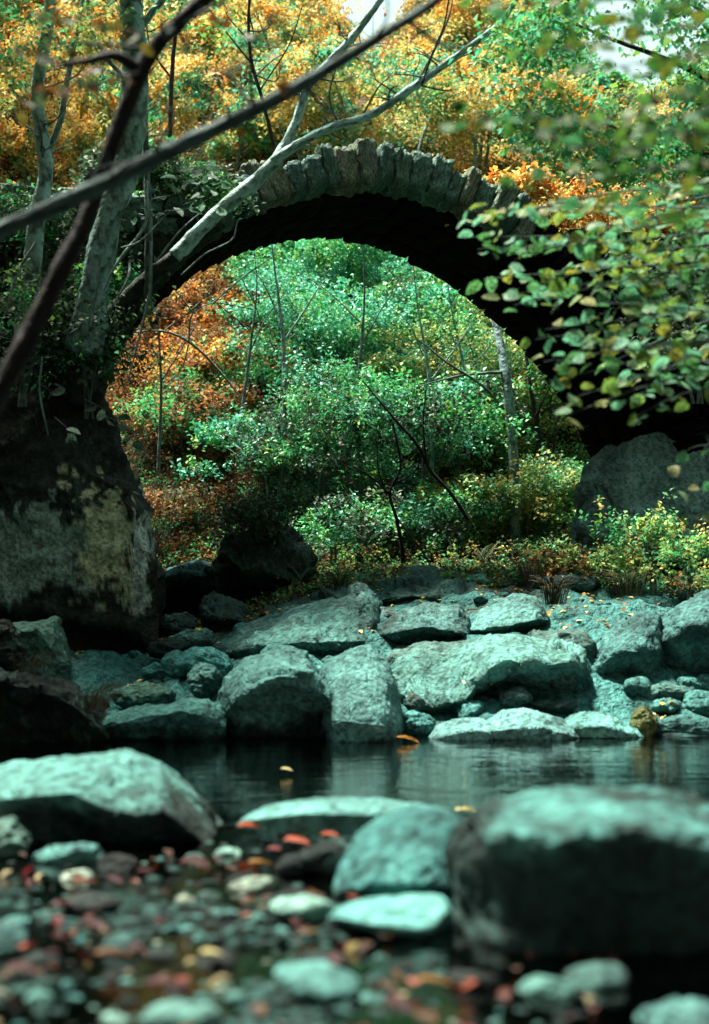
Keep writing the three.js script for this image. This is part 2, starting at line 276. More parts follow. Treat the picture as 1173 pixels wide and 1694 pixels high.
function block(name, geo, s, y, b, tx, ty, sx, sy, sz, rng) {
  const m = mesh(name, geo, name === 'soffit_stone' || blocksDark.includes(geo) ? M.shadeStone : M.rock, bridge), X = V(tx, ty, 0), Y = V(-ty, tx, 0), Z = V(0, 0, 1);
  m.matrixAutoUpdate = true; m.quaternion.setFromRotationMatrix(new THREE.Matrix4().makeBasis(X, Y, Z)); const jit = name === 'soffit_stone' ? 0.3 : 1; m.rotateZ(rr(rng, -0.06, 0.06) * jit); m.rotateX(rr(rng, -0.05, 0.05) * jit); m.position.set(s, y, -b); m.scale.set(sx, sy, sz); return m;
}
{
  const rng = RNG(5), N = 900, pts = []; let len = 0;
  for (let i = -160; i <= N + 160; i++) { const th = Math.PI * (1 - i / N); const [s, y] = i < 0 ? [BS0 - 3.41, BY0 + i * 0.0095] : i > N ? [BS0 + 3.75, BY0 - (i - N) * 0.0095] : arch(th); if (pts.length) len += Math.hypot(s - pts[pts.length - 1][0], y - pts[pts.length - 1][1]); pts.push([s, y, len]); }
  const on = (l) => { let k = pts.findIndex((q) => q[2] >= l); if (k < 1) k = 1; const a = pts[k - 1], b = pts[k], t = (l - a[2]) / (b[2] - a[2] || 1), A = pts[Math.max(0, k - 12)], B = pts[Math.min(pts.length - 1, k + 12)], h = Math.hypot(B[0] - A[0], B[1] - A[1]); return [lerp(a[0], b[0], t), lerp(a[1], b[1], t), (B[0] - A[0]) / h, (B[1] - A[1]) / h]; };
  const rows = [[0.26, 0.52, 0.2], [0.78, 0.5, 0.3], [1.28, 0.48, 0.3], [1.78, 0.5, 0.3], [2.33, 0.54, 0.22]];
  rows.forEach(([b, bz, bl], r) => {
    for (let l = 0.05 + rng() * 0.15; l < len - 0.1;) {
      const front = r === 0, w = bl * (front ? rr(rng, 0.7, 1.35) : rr(rng, 0.8, 1.2)), [s, y, tx, ty] = on(l + w / 2), th = front ? rr(rng, 0.38, 0.54) * (y > 5.4 ? 1 : 0.85) : 0.36, up = front ? rr(rng, -0.02, 0.02) : rr(rng, -0.008, 0.008);
      block(front || r === 4 ? 'voussoir' : 'soffit_stone', front ? (y > 5.35 + 0.12 * rng() ? blocks[Math.floor(rng() * 9)] : s > 0 ? blocksDark[Math.floor(rng() * 6)] : blocksShade[Math.floor(rng() * 6)]) : blocksDark[Math.floor(rng() * 6)], s - ty * (th / 2 + up), y + tx * (th / 2 + up), b + (front ? rr(rng, -0.06, 0.04) : 0), tx, ty, w * (front ? 1.06 : 1.0), th, bz * 1.0, rng);
      l += w;
    }
  });
  // rubble walls beside the ring
  for (let y = 1.0, c = 0; y < 6.1; c++) {
    const h = rr(rng, 0.2, 0.32);
    for (let s = -5.6 + rng() * 0.3; s < 6.4;) { const w = rr(rng, 0.26, 0.6); const sm = s + w / 2, ym = y + h / 2; if (!inRing(sm, ym, ym > 4.9 ? 0.38 : 0.5) && ym - h * 0.05 < deck(sm) && (sm < 0 ? ym > 2.2 : ym > 2.4)) block('stone', sm < 1.2 ? (ym > 5.2 ? blocks[Math.floor(rng() * 9)] : blocksShade[Math.floor(rng() * 6)]) : blocksDark[Math.floor(rng() * 6)], sm, ym, 0.2 + rr(rng, -0.05, 0.04), 1, 0, w * 0.96, h * 0.95, 0.4, rng); s += w; }
    y += h;
  }
  // the fill behind the stones
  const sh = new THREE.Shape(); sh.moveTo(-6, 0.3); for (let s = -6; s <= 7; s += 0.25) sh.lineTo(s, deck(s) - 0.08); sh.lineTo(7, 0.3); sh.closePath();
  const ho = new THREE.Path(); ho.moveTo(BS0 - 3.56, 0.5); for (let i = 0; i <= 60; i++) { const [s, y] = arch(Math.PI * (1 - i / 60), 0.15); ho.lineTo(s, y); } ho.lineTo(BS0 + 3.9, 0.5); ho.closePath(); sh.holes.push(ho);
  const fg = new THREE.ExtrudeGeometry(sh, { depth: BW - 0.55, bevelEnabled: false }); fg.deleteAttribute('uv'); fg.deleteAttribute('normal'); fg.translate(0, 0, -(BW - 0.2));
  mesh('fill', finish(mergeVertices(fg), stoneColour([0.015, 0.014, 0.013], { lichen: 0 })), M.rock, bridge);
}

/* ---------- rocks ---------- */
// beside and under the bridge
rock('rock_outcrop', 'tall dark rock face with a pale lichen patch under the bridge\'s left foot', loftGeo({ x0: -90, x1: 258, top: [[-90, 520], [60, 560], [130, 600], [165, 640], [190, 690], [215, 760], [240, 850], [258, 930]], brow: [[-90, 700], [60, 800], [130, 800], [200, 800], [240, 900], [258, 950]], foot: [[-90, 1170], [100, 1172], [200, 1165], [240, 1120], [252, 1060], [258, 990]], d: 14.6, front: 0.5, under: 0.35, back: 1.6, nu: 150, nv: 150, amp: 0.13, freq: 1.0, seed: 4, round: 9, ridged: 0.7 }), [0.022, 0.032, 0.028], { dark: 0.75, lichen: 0.25, patches: [[162, 880, 14.1, 0.30, 0.55, [0.40, 0.46, 0.30]], [50, 905, 14.1, 0.5, 0.42, [0.22, 0.32, 0.28]], [228, 900, 14.1, 0.07, 0.55, [0.36, 0.46, 0.42]]] }, 'rock face');  // left grey patch paints in the lit area; the tan one is lichen
const stonePx = (name, label, px, py, wx, hy, d, base, o = {}, seed = Math.round(px * 7 + py), cat = 'rock', group) => { const c = at(px, py, d), sx = wx / F * d, sy = hy / F * d, g = boulderGeo(seed, sx, sy, (sx + sy) * 0.5 * (o.deep ?? 1.1), o.det ?? 18, o.amp ?? 0.09); g.rotateY((o.turn ?? 0)); g.translate(c.x, c.y, c.z); return rock(name, label, g, base, { off: seed, ...o }, cat, group); };
rock('rock_outcrop', 'grey rock buttress carrying the right foot of the arch', loftGeo({ x0: 948, x1: 1260, top: [[948, 880], [962, 800], [985, 758], [1020, 735], [1060, 722], [1130, 705], [1260, 700]], brow: [[948, 900], [985, 880], [1030, 870], [1110, 860], [1260, 850]], foot: [[948, 925], [1030, 930], [1110, 930], [1260, 930]], d: 17.4, front: 0.8, under: -0.1, back: 1, amp: 0.1, freq: 1.5, seed: 9, round: 9, ridged: 0.6 }), [0.16, 0.22, 0.205], { dark: 0.6 }, 'rock face');
stonePx('boulder', 'small pale angular stone leaning at the foot of the right buttress', 975, 845, 20, 22, 17.6, PALE, { amp: 0.04 });
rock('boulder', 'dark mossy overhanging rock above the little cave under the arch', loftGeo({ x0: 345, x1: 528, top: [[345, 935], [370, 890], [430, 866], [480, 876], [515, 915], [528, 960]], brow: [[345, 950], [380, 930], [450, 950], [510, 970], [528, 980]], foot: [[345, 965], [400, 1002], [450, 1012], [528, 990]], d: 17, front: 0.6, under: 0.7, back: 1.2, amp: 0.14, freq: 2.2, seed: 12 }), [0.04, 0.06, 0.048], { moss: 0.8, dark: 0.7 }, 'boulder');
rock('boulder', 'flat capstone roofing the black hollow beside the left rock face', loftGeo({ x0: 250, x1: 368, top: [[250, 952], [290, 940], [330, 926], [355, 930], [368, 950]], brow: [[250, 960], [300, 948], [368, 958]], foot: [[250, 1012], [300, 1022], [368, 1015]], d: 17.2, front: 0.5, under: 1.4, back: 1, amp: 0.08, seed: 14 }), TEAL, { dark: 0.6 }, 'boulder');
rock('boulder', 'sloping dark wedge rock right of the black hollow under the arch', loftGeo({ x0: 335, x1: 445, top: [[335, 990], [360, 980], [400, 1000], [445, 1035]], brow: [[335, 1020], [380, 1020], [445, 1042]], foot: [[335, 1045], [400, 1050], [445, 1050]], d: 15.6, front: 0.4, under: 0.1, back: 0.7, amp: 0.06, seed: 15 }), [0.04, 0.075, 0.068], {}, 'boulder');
// slabs of the far bank
rock('rock_slab', 'broad sloping bedrock slab with leaf litter left of the cracked slabs', loftGeo({ x0: 352, x1: 640, top: [[352, 1075], [400, 1045], [470, 1012], [540, 985], [600, 978], [640, 1000]], brow: [[352, 1085], [450, 1065], [540, 1060], [640, 1060]], foot: [[352, 1095], [500, 1105], [640, 1095]], d: 14.4, front: 1.1, under: 0.2, back: 1.2, amp: 0.09, freq: 1.6, seed: 16 }), [0.042, 0.115, 0.105], { dark: 0.6 }, 'rock slab');
rock('rock_slab', 'upper bedrock slab running up to the small bare tree', loftGeo({ x0: 550, x1: 810, top: [[550, 992], [640, 962], [700, 944], [760, 952], [810, 985]], brow: [[550, 1000], [680, 985], [810, 996]], foot: [[550, 1016], [810, 1016]], d: 15.8, front: 0.8, under: 0.1, back: 1.2, amp: 0.12, freq: 1.6, seed: 61 }), [0.042, 0.115, 0.105], { dark: 0.6 }, 'rock slab');
rock('rock_slab', 'tumbled grey slab below the mossy overhang', loftGeo({ x0: 425, x1: 620, top: [[425, 1010], [480, 990], [540, 972], [620, 968]], brow: [[425, 1018], [540, 1000], [620, 990]], foot: [[425, 1030], [620, 1022]], d: 15.6, front: 0.7, under: 0.1, back: 1, amp: 0.1, freq: 1.8, seed: 62 }), [0.05, 0.125, 0.115], { dark: 0.6 }, 'rock slab');
rock('rock_slab', 'cracked grey slab in the middle of the bank above the long boulder', loftGeo({ x0: 625, x1: 782, top: [[625, 1040], [655, 1012], [700, 1000], [760, 1004], [782, 1025]], brow: [[625, 1052], [700, 1036], [782, 1050]], foot: [[625, 1075], [700, 1076], [782, 1070]], d: 13.9, front: 0.55, under: 0.3, back: 0.8, amp: 0.06, seed: 17 }), [0.042, 0.115, 0.105], { dark: 0.6 }, 'rock slab');
rock('rock_slab', 'smooth tilted slab with a shadowed lower lip under the grass', loftGeo({ x0: 770, x1: 912, top: [[770, 1038], [800, 1008], [850, 984], [888, 988], [912, 1020]], brow: [[770, 1044], [830, 1038], [890, 1024], [912, 1026]], foot: [[770, 1056], [840, 1058], [912, 1040]], d: 14.1, front: 0.6, under: 0.45, back: 0.8, amp: 0.035, seed: 18 }), [0.06, 0.16, 0.15], { dark: 0.3 }, 'rock slab');
rock('rock_slab', 'low ledge of bedrock behind the long hollowed boulder', loftGeo({ x0: 640, x1: 985, top: [[640, 1075], [720, 1066], [800, 1062], [900, 1050], [985, 1040]], brow: [[640, 1090], [800, 1085], [985, 1070]], foot: [[640, 1110], [985, 1110]], d: 13.2, front: 0.5, under: 0.1, back: 0.9, amp: 0.06, seed: 19 }), [0.042, 0.115, 0.105], { dark: 0.5 }, 'rock slab');
stonePx('boulder', 'pale split block perched at the slab top left of the leaning trunk', 785, 966, 30, 14, 15.8, PALE, { amp: 0.1 });
stonePx('boulder', 'dark square block wedged below the pale split block', 735, 985, 34, 18, 15.4, [0.035, 0.065, 0.06], {});
stonePx('boulder', 'grey stone beside the foot of the small bare tree', 690, 948, 24, 12, 16.6, TEAL, {});
stonePx('boulder', 'tiny pale stone just right of the small bare tree', 713, 945, 8, 6, 16.4, PALE, { det: 8 });
stonePx('boulder', 'low rock half buried in litter right of the tilted slab', 945, 965, 50, 16, 15.4, [0.04, 0.075, 0.068], {});
// right-hand outcrop
rock('boulder', 'tall rounded boulder left of the cleft at the right edge', loftGeo({ x0: 982, x1: 1102, top: [[982, 1110], [1000, 1062], [1030, 1026], [1062, 1007], [1092, 1004], [1102, 1040]], brow: [[982, 1118], [1010, 1085], [1050, 1075], [1102, 1075]], foot: [[982, 1128], [1040, 1138], [1102, 1132]], d: 12.9, front: 0.45, under: 0.22, back: 0.8, amp: 0.06, seed: 22 }), [0.05, 0.125, 0.115], { dark: 0.6 }, 'boulder');
rock('boulder', 'big shadowed boulder right of the cleft at the right edge', loftGeo({ x0: 1092, x1: 1290, top: [[1092, 1045], [1120, 1000], [1150, 984], [1200, 978], [1290, 1020]], brow: [[1092, 1060], [1130, 1045], [1160, 1030], [1290, 1050]], foot: [[1092, 1130], [1180, 1140], [1290, 1130]], d: 12.8, front: 0.4, under: 0.35, back: 0.9, amp: 0.06, seed: 23 }), [0.05, 0.125, 0.115], { dark: 0.6 }, 'boulder');
// boulders along the water
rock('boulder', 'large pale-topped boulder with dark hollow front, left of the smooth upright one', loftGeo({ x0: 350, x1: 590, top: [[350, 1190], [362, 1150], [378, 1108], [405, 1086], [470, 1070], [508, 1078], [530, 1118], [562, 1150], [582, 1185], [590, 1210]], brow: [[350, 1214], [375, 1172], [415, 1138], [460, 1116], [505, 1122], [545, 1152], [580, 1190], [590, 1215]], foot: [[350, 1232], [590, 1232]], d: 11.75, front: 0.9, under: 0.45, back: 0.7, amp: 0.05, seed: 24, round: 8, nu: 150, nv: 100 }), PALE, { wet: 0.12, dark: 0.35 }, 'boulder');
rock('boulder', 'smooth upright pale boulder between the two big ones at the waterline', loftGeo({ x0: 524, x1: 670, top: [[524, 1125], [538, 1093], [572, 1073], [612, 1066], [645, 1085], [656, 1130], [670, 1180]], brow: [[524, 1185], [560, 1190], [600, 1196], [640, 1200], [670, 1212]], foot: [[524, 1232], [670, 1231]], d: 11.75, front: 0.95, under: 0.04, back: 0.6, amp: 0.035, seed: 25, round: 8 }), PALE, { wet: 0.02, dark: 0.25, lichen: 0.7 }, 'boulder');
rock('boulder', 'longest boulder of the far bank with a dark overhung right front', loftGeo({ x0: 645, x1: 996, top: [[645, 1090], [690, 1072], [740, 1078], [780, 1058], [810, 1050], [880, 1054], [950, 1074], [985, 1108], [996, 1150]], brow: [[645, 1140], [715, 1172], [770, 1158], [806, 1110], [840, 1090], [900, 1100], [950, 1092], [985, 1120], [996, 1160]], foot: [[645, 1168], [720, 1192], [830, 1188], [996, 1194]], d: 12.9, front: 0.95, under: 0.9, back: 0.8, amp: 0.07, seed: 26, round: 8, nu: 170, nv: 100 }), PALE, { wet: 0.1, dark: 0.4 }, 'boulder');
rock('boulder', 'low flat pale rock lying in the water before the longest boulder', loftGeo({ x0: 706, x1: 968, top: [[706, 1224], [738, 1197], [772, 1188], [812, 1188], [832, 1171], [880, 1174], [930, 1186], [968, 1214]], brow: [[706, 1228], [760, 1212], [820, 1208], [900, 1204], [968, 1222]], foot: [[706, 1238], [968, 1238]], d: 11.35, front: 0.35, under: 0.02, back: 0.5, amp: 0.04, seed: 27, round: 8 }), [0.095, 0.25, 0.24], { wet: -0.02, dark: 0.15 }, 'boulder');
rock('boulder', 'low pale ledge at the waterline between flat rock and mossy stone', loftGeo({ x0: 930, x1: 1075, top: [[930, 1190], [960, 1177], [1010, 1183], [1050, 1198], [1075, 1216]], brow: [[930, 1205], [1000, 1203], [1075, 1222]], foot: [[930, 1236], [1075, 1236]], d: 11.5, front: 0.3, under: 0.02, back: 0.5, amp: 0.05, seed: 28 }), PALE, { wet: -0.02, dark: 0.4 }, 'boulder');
rock('boulder', 'low flat-topped rock with front dark from damp and painted shade, left at the waterline', loftGeo({ x0: 160, x1: 368, top: [[160, 1190], [200, 1180], [255, 1168], [300, 1160], [345, 1152], [368, 1172]], brow: [[160, 1202], [220, 1192], [300, 1176], [368, 1190]], foot: [[160, 1218], [230, 1240], [368, 1236]], d: 11.15, front: 0.4, under: 0.35, back: 0.6, amp: 0.05, seed: 29 }), TEAL, { wet: 0.08, dark: 0.5 }, 'boulder');
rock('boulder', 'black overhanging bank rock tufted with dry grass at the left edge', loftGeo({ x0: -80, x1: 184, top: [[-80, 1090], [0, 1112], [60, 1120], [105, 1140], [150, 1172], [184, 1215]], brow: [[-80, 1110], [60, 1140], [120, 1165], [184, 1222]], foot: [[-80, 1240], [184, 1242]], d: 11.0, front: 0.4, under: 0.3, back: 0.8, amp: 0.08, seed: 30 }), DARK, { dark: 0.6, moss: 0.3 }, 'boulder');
rock('boulder', 'square greenish block standing against the dark left rock face', loftGeo({ x0: 4, x1: 114, top: [[4, 1034], [40, 1028], [90, 1024], [104, 1060], [114, 1100]], brow: [[4, 1050], [60, 1040], [114, 1110]], foot: [[4, 1130], [114, 1140]], d: 13.1, front: 0.25, under: 0.0, back: 0.5, amp: 0.05, seed: 31 }), [0.06, 0.14, 0.115], { dark: 0.5 }, 'boulder');
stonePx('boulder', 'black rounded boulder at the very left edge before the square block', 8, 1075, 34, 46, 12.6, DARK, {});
stonePx('boulder', 'low mossy stone behind the flat-topped left rock', 235, 1152, 50, 24, 12.3, TEAL, { moss: 0.5 });
stonePx('boulder', 'tilted grey stone left of the large pale-topped boulder', 340, 1130, 30, 30, 12.6, TEAL, {});
stonePx('boulder', 'rounded pale stone uphill of the tilted grey stone', 340, 1098, 46, 24, 13.3, PALE, {});
stonePx('boulder', 'round stone half behind the rounded pale stone', 292, 1100, 22, 20, 13.2, PALE, { det: 12 });
stonePx('boulder', 'pale flat stone beside the dark foot of the left rock face', 256, 1110, 20, 12, 13.2, PALE, { det: 12 });
stonePx('boulder', 'pale-topped block below the sloping wedge rock', 318, 1060, 36, 20, 14.2, PALE, {});
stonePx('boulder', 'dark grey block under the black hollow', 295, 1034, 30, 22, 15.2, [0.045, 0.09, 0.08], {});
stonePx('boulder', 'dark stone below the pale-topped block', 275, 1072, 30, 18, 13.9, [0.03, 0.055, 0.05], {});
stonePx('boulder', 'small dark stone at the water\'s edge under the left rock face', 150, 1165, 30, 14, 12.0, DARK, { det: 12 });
stonePx('boulder', 'small round stone between the upright boulder and the longest one', 684, 1166, 17, 14, 12.0, [0.045, 0.10, 0.092], { det: 12 });
stonePx('boulder', 'pale wedge stone at the water between upright boulder and flat rock', 690, 1198, 26, 22, 11.6, PALE, { det: 12 });
stonePx('boulder', 'small white stone in the dark cleft right of the hollow-fronted boulder', 580, 1200, 10, 14, 11.5, PALE, { det: 10 });
stonePx('boulder', 'mossy yellow-green stone at the waterline on the right', 1063, 1196, 22, 24, 11.5, [0.12, 0.14, 0.05], { moss: 1, det: 14 });
stonePx('boulder', 'long flat stone below the right-hand outcrop', 1095, 1148, 54, 16, 12.3, TEAL, { deep: 0.7 });
stonePx('boulder', 'small egg-shaped stone before the long flat stone', 1100, 1168, 24, 12, 12.0, TEAL, { det: 12 });
stonePx('boulder', 'grey stone cut by the right edge, above the waterline', 1160, 1168, 40, 22, 12.1, TEAL, {});
stonePx('boulder', 'wet grey shelf at the waterline by the right edge', 1140, 1208, 70, 20, 11.6, TEAL, { deep: 0.7 });
stonePx('boulder', 'rounded stone at the right edge under the shadowed boulder', 1165, 1135, 30, 18, 12.5, TEAL, {});
stonePx('boulder', 'knobbly stone at the foot of the tall rounded boulder', 915, 1170, 40, 12, 12.1, [0.04, 0.08, 0.07], {});
stonePx('boulder', 'small stone under the overhang of the longest boulder', 880, 1172, 26, 10, 12.3, [0.05, 0.11, 0.1], { det: 12 });
{
  const rng = RNG(55), gs = [0, 1, 2, 3, 4].map((i) => finish(boulderGeo(i + 400, 1, 0.6, 0.85, 9, 0.07), stoneColour([TEAL, PALE, [0.08, 0.12, 0.11]][i % 3], { dark: 0.5, off: i * 3 }), 0.25));
  for (let i = 0; i < 70; i++) { const d = rr(rng, 11.5, 16.5), x = rr(rng, -0.16, 0.25) * d, s = rr(rng, 0.05, 0.16), m = mesh('loose_stone', gs[i % 5], M.rock); m.position.set(x, ground(x, d) + s * 0.25, -d); m.rotation.set(rr(rng, -0.3, 0.3), rng() * 6, rr(rng, -0.3, 0.3)); m.scale.setScalar(s); tag(m, 'small loose stone among the boulders of the far bank', 'stone', 'loose stones of the far bank'); }
}
// foreground, out of focus
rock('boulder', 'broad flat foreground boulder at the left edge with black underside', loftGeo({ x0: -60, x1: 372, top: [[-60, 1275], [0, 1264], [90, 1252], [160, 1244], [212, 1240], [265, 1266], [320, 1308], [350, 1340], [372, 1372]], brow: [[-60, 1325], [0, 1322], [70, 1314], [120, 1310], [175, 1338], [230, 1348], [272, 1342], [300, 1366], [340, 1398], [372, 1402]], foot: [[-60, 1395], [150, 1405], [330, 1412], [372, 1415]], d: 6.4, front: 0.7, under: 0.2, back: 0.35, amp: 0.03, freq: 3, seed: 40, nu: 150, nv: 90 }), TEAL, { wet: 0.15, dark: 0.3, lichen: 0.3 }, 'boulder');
rock('boulder', 'biggest foreground boulder, pale top over a black front, at right', loftGeo({ x0: 742, x1: 1300, top: [[742, 1352], [800, 1340], [860, 1322], [920, 1311], [1000, 1308], [1100, 1315], [1200, 1335], [1300, 1400]], brow: [[742, 1375], [800, 1372], [860, 1380], [940, 1384], [1010, 1372], [1060, 1372], [1120, 1395], [1180, 1405], [1300, 1440]], foot: [[742, 1560], [850, 1600], [1000, 1620], [1300, 1610]], d: 4.55, front: 0.72, under: 0.14, back: 0.5, amp: 0.035, freq: 3, seed: 41, nu: 150, nv: 100, round: 8 }), TEAL, { wet: 0.33, dark: 0.3, lichen: 0.3 }, 'boulder');  // wet level reaches the brow, so the shade of the front is painted
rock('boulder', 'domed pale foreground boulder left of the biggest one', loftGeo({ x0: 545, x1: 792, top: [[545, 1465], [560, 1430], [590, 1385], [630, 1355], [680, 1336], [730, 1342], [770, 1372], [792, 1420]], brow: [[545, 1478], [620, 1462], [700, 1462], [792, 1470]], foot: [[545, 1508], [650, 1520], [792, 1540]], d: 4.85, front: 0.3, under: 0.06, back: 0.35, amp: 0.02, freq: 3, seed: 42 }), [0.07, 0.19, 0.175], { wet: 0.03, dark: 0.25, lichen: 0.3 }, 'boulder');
rock('rock_slab', 'flat pale slab with black underside against the domed foreground boulder', loftGeo({ x0: 540, x1: 746, top: [[540, 1508], [600, 1492], [680, 1486], [746, 1484]], brow: [[540, 1514], [600, 1526], [680, 1536], [710, 1536], [746, 1500]], foot: [[540, 1550], [640, 1570], [746, 1570]], d: 4.35, front: 0.26, under: 0.2, back: 0.2, amp: 0.012, seed: 43 }), PALE, { wet: 0.0, dark: 0.15 }, 'rock slab');
rock('rock_slab', 'long low slab awash behind the domed foreground boulder', loftGeo({ x0: 392, x1: 760, top: [[392, 1352], [440, 1332], [520, 1323], [620, 1326], [700, 1334], [760, 1352]], brow: [[392, 1358], [500, 1345], [620, 1348], [760, 1362]], foot: [[392, 1376], [760, 1384]], d: 6.1, front: 0.35, under: 0.02, back: 0.3, amp: 0.02, seed: 44 }), PALE, { dark: 0.15 }, 'rock slab');
stonePx('boulder', 'dark wet stone against the left flank of the domed boulder', 548, 1420, 42, 26, 5.2, DARK, {});
stonePx('boulder', 'black stone in the shallows left of the flat pale slab', 476, 1500, 48, 24, 4.7, DARK, {});
stonePx('boulder', 'round grey-green stone in front of the left foreground boulder', 108, 1420, 48, 26, 5.5, TEAL, {});
stonePx('boulder', 'grey stone cut by the left edge under the flat boulder', 10, 1392, 44, 34, 5.6, [0.05, 0.115, 0.1], {});
stonePx('boulder', 'pale submerged stone in the bottom right corner', 1130, 1700, 90, 44, 3.3, [0.07, 0.19, 0.175], { dark: 0.2 });
stonePx('boulder', 'dark stone beneath the black underside of the left boulder', 400, 1462, 24, 14, 5.0, DARK, { det: 12 });

/* ---------- pebbles and gravel ---------- */
const pebGeos = []; for (let i = 0; i < 8; i++) { const r = RNG(i + 60); pebGeos.push([0, 1, 2, 3].map((k) => finish(boulderGeo(i * 9 + 300, 1, rr(r, 0.32, 0.5), rr(r, 0.65, 1), 7, 0.07, 9), stoneColour([[0.25, 0.33, 0.27], [0.06, 0.17, 0.155], [0.03, 0.07, 0.064], [0.01, 0.016, 0.015]][k], { dark: 0.5, lichen: 0.1, off: i * 5 }), 0.1))); }
const inside = (px, py) => (px > 735 && py < 1610) || (px > 535 && py < 1575) || (px < 345 && py < 1405) || (px > 395 && py < 1385);
{
  const rng = RNG(77), placed = []; let n = 0;
  const kinds = ['white rounded pebble in the shallows of the near bank', 'blue-green pebble in the shallows of the near bank', 'grey-green pebble in the shallows of the near bank', 'black wet pebble in the shallows of the near bank'];
  for (let t = 0; t < 20000 && n < 290; t++) {
    const py = rr(rng, 1385, 1705), px = rr(rng, -20, 1000), w = (9 + 52 * Math.pow(rng(), 3)) * lerp(0.7, 1.35, (py - 1385) / 310);
    if (inside(px, py)) continue; if (px > 300 && px < 560 && py > 1520 && py < 1580 && rng() < 0.8) continue;
    if (placed.some((q) => Math.abs(q[0] - px) < (q[2] + w) * 0.85 && Math.abs(q[1] - py) < (q[2] + w) * 0.42)) continue;
    placed.push([px, py, w]); const d = depthOf(py, 0.01), c = at(px, py, d), k = rng() < 0.12 ? 0 : rng() < 0.34 ? 1 : rng() < 0.5 ? 2 : 3, s = w / F * d;
    const m = mesh('pebble', pebGeos[n % 8][k], M.rock); m.position.set(c.x, Math.max(ground(c.x, d), -0.012) + s * 0.25, c.z); m.scale.setScalar(s); m.rotation.set(rr(rng, -0.2, 0.2), rr(rng, 0, 6.3), rr(rng, -0.2, 0.2)); tag(m, kinds[k], 'pebble', kinds[k].split(' ')[0] + ' pebbles in the near shallows'); n++;
  }
  const N = 7000, im = new THREE.InstancedMesh(pebGeos[0][1], M.rock, N), o = new THREE.Object3D(); im.name = 'gravel';
  for (let i = 0; i < N; i++) { const d = rr(rng, 2.7, 6.6), x = rr(rng, -1.7, 1.0) * d / 4.5; o.position.set(x, ground(x, d) + 0.004, -d); o.rotation.set(0, rng() * 6.3, rr(rng, -0.3, 0.3)); o.scale.setScalar(0.007 + 0.026 * rng() * rng()); o.updateMatrix(); im.setMatrixAt(i, o.matrix); const k = 0.06 + 1.5 * Math.pow(rng(), 3); im.setColorAt(i, col(k, k, k)); }
  scene.add(tag(im, 'fine wet gravel between the foreground pebbles', null, null, 'stuff'));
}

/* ---------- leaves ---------- */
function leafGeo(len, wid, fold = 0.25, curl = 0.2, seg = 5) { // base at the origin, tip along +x
  const P = [], idx = [];
  for (let i = 0; i <= seg; i++) { const t = i / seg, w = wid * Math.pow(Math.sin(Math.PI * Math.pow(t, 0.8)), 0.75) * 0.5 + 0.001, x = len * t, y = -curl * len * t * t; P.push(V(x, y + fold * w, w), V(x, y, 0), V(x, y + fold * w, -w)); }
  for (let i = 0; i < seg; i++) { const a = i * 3; for (const k of [0, 1]) idx.push(a + k, a + k + 1, a + k + 3, a + k + 1, a + k + 4, a + k + 3); }
  const g = new THREE.BufferGeometry().setFromPoints(P); g.setIndex(idx); if (seg > 2) { const uv = []; for (let i = 0; i <= seg; i++) for (const v of [1, 0.5, 0]) uv.push(i / seg, v); g.setAttribute('uv', new THREE.Float32BufferAttribute(uv, 2)); } g.computeVertexNormals(); return g;
}
function clumpGeo(seed, n, size, spread) { // a sprig of small leaves
  const rng = RNG(seed), gs = [];
  for (let i = 0; i < n; i++) { const s = size * rr(rng, 0.7, 1.3), g = leafGeo(s, s * 0.6, 0.3, 0.15, 2), e = new THREE.Euler(rr(rng, -1.1, 1.1), rr(rng, 0, 6.3), rr(rng, -1.0, 0.7)); g.applyMatrix4(new THREE.Matrix4().makeRotationFromEuler(e)); g.translate(rr(rng, -1, 1) * spread, rr(rng, -1, 1) * spread, rr(rng, -1, 1) * spread); gs.push(g); }
  return mergeGeometries(gs);
}
const CL = [clumpGeo(1, 9, 0.075, 0.13), clumpGeo(2, 9, 0.075, 0.13), clumpGeo(3, 8, 0.1, 0.12)];
const PAL = { // leaf colours (linear)
  orange: [[0.52, 0.20, 0.03], [0.6, 0.32, 0.05], [0.42, 0.13, 0.02], [0.62, 0.44, 0.12], [0.26, 0.28, 0.09]],
  gold: [[0.66, 0.50, 0.16], [0.6, 0.38, 0.08], [0.68, 0.56, 0.28], [0.5, 0.26, 0.05], [0.34, 0.36, 0.13]],
  rust: [[0.17, 0.055, 0.018], [0.22, 0.09, 0.025], [0.08, 0.032, 0.014], [0.09, 0.085, 0.025], [0.28, 0.15, 0.045]],
  green: [[0.04, 0.27, 0.08], [0.06, 0.33, 0.10], [0.03, 0.18, 0.06], [0.09, 0.38, 0.14], [0.15, 0.30, 0.05]],
  teal: [[0.05, 0.30, 0.17], [0.08, 0.40, 0.25], [0.03, 0.20, 0.11], [0.13, 0.46, 0.33], [0.10, 0.30, 0.07]],
  lime: [[0.18, 0.31, 0.08], [0.11, 0.27, 0.10], [0.3, 0.33, 0.09], [0.07, 0.19, 0.08], [0.4, 0.34, 0.09]],
  dark: [[0.02, 0.05, 0.025], [0.03, 0.07, 0.035], [0.05, 0.09, 0.04], [0.015, 0.03, 0.015]],
};
const pick = (a, rng) => a[Math.floor(rng() * a.length)];
const tint = (pal, rng) => { const c = pick(PAL[pal], rng), k = rr(rng, 0.75, 1.3); return col(Math.min(0.8, c[0] * k), Math.min(0.8, c[1] * k), Math.min(0.8, c[2] * k)); };
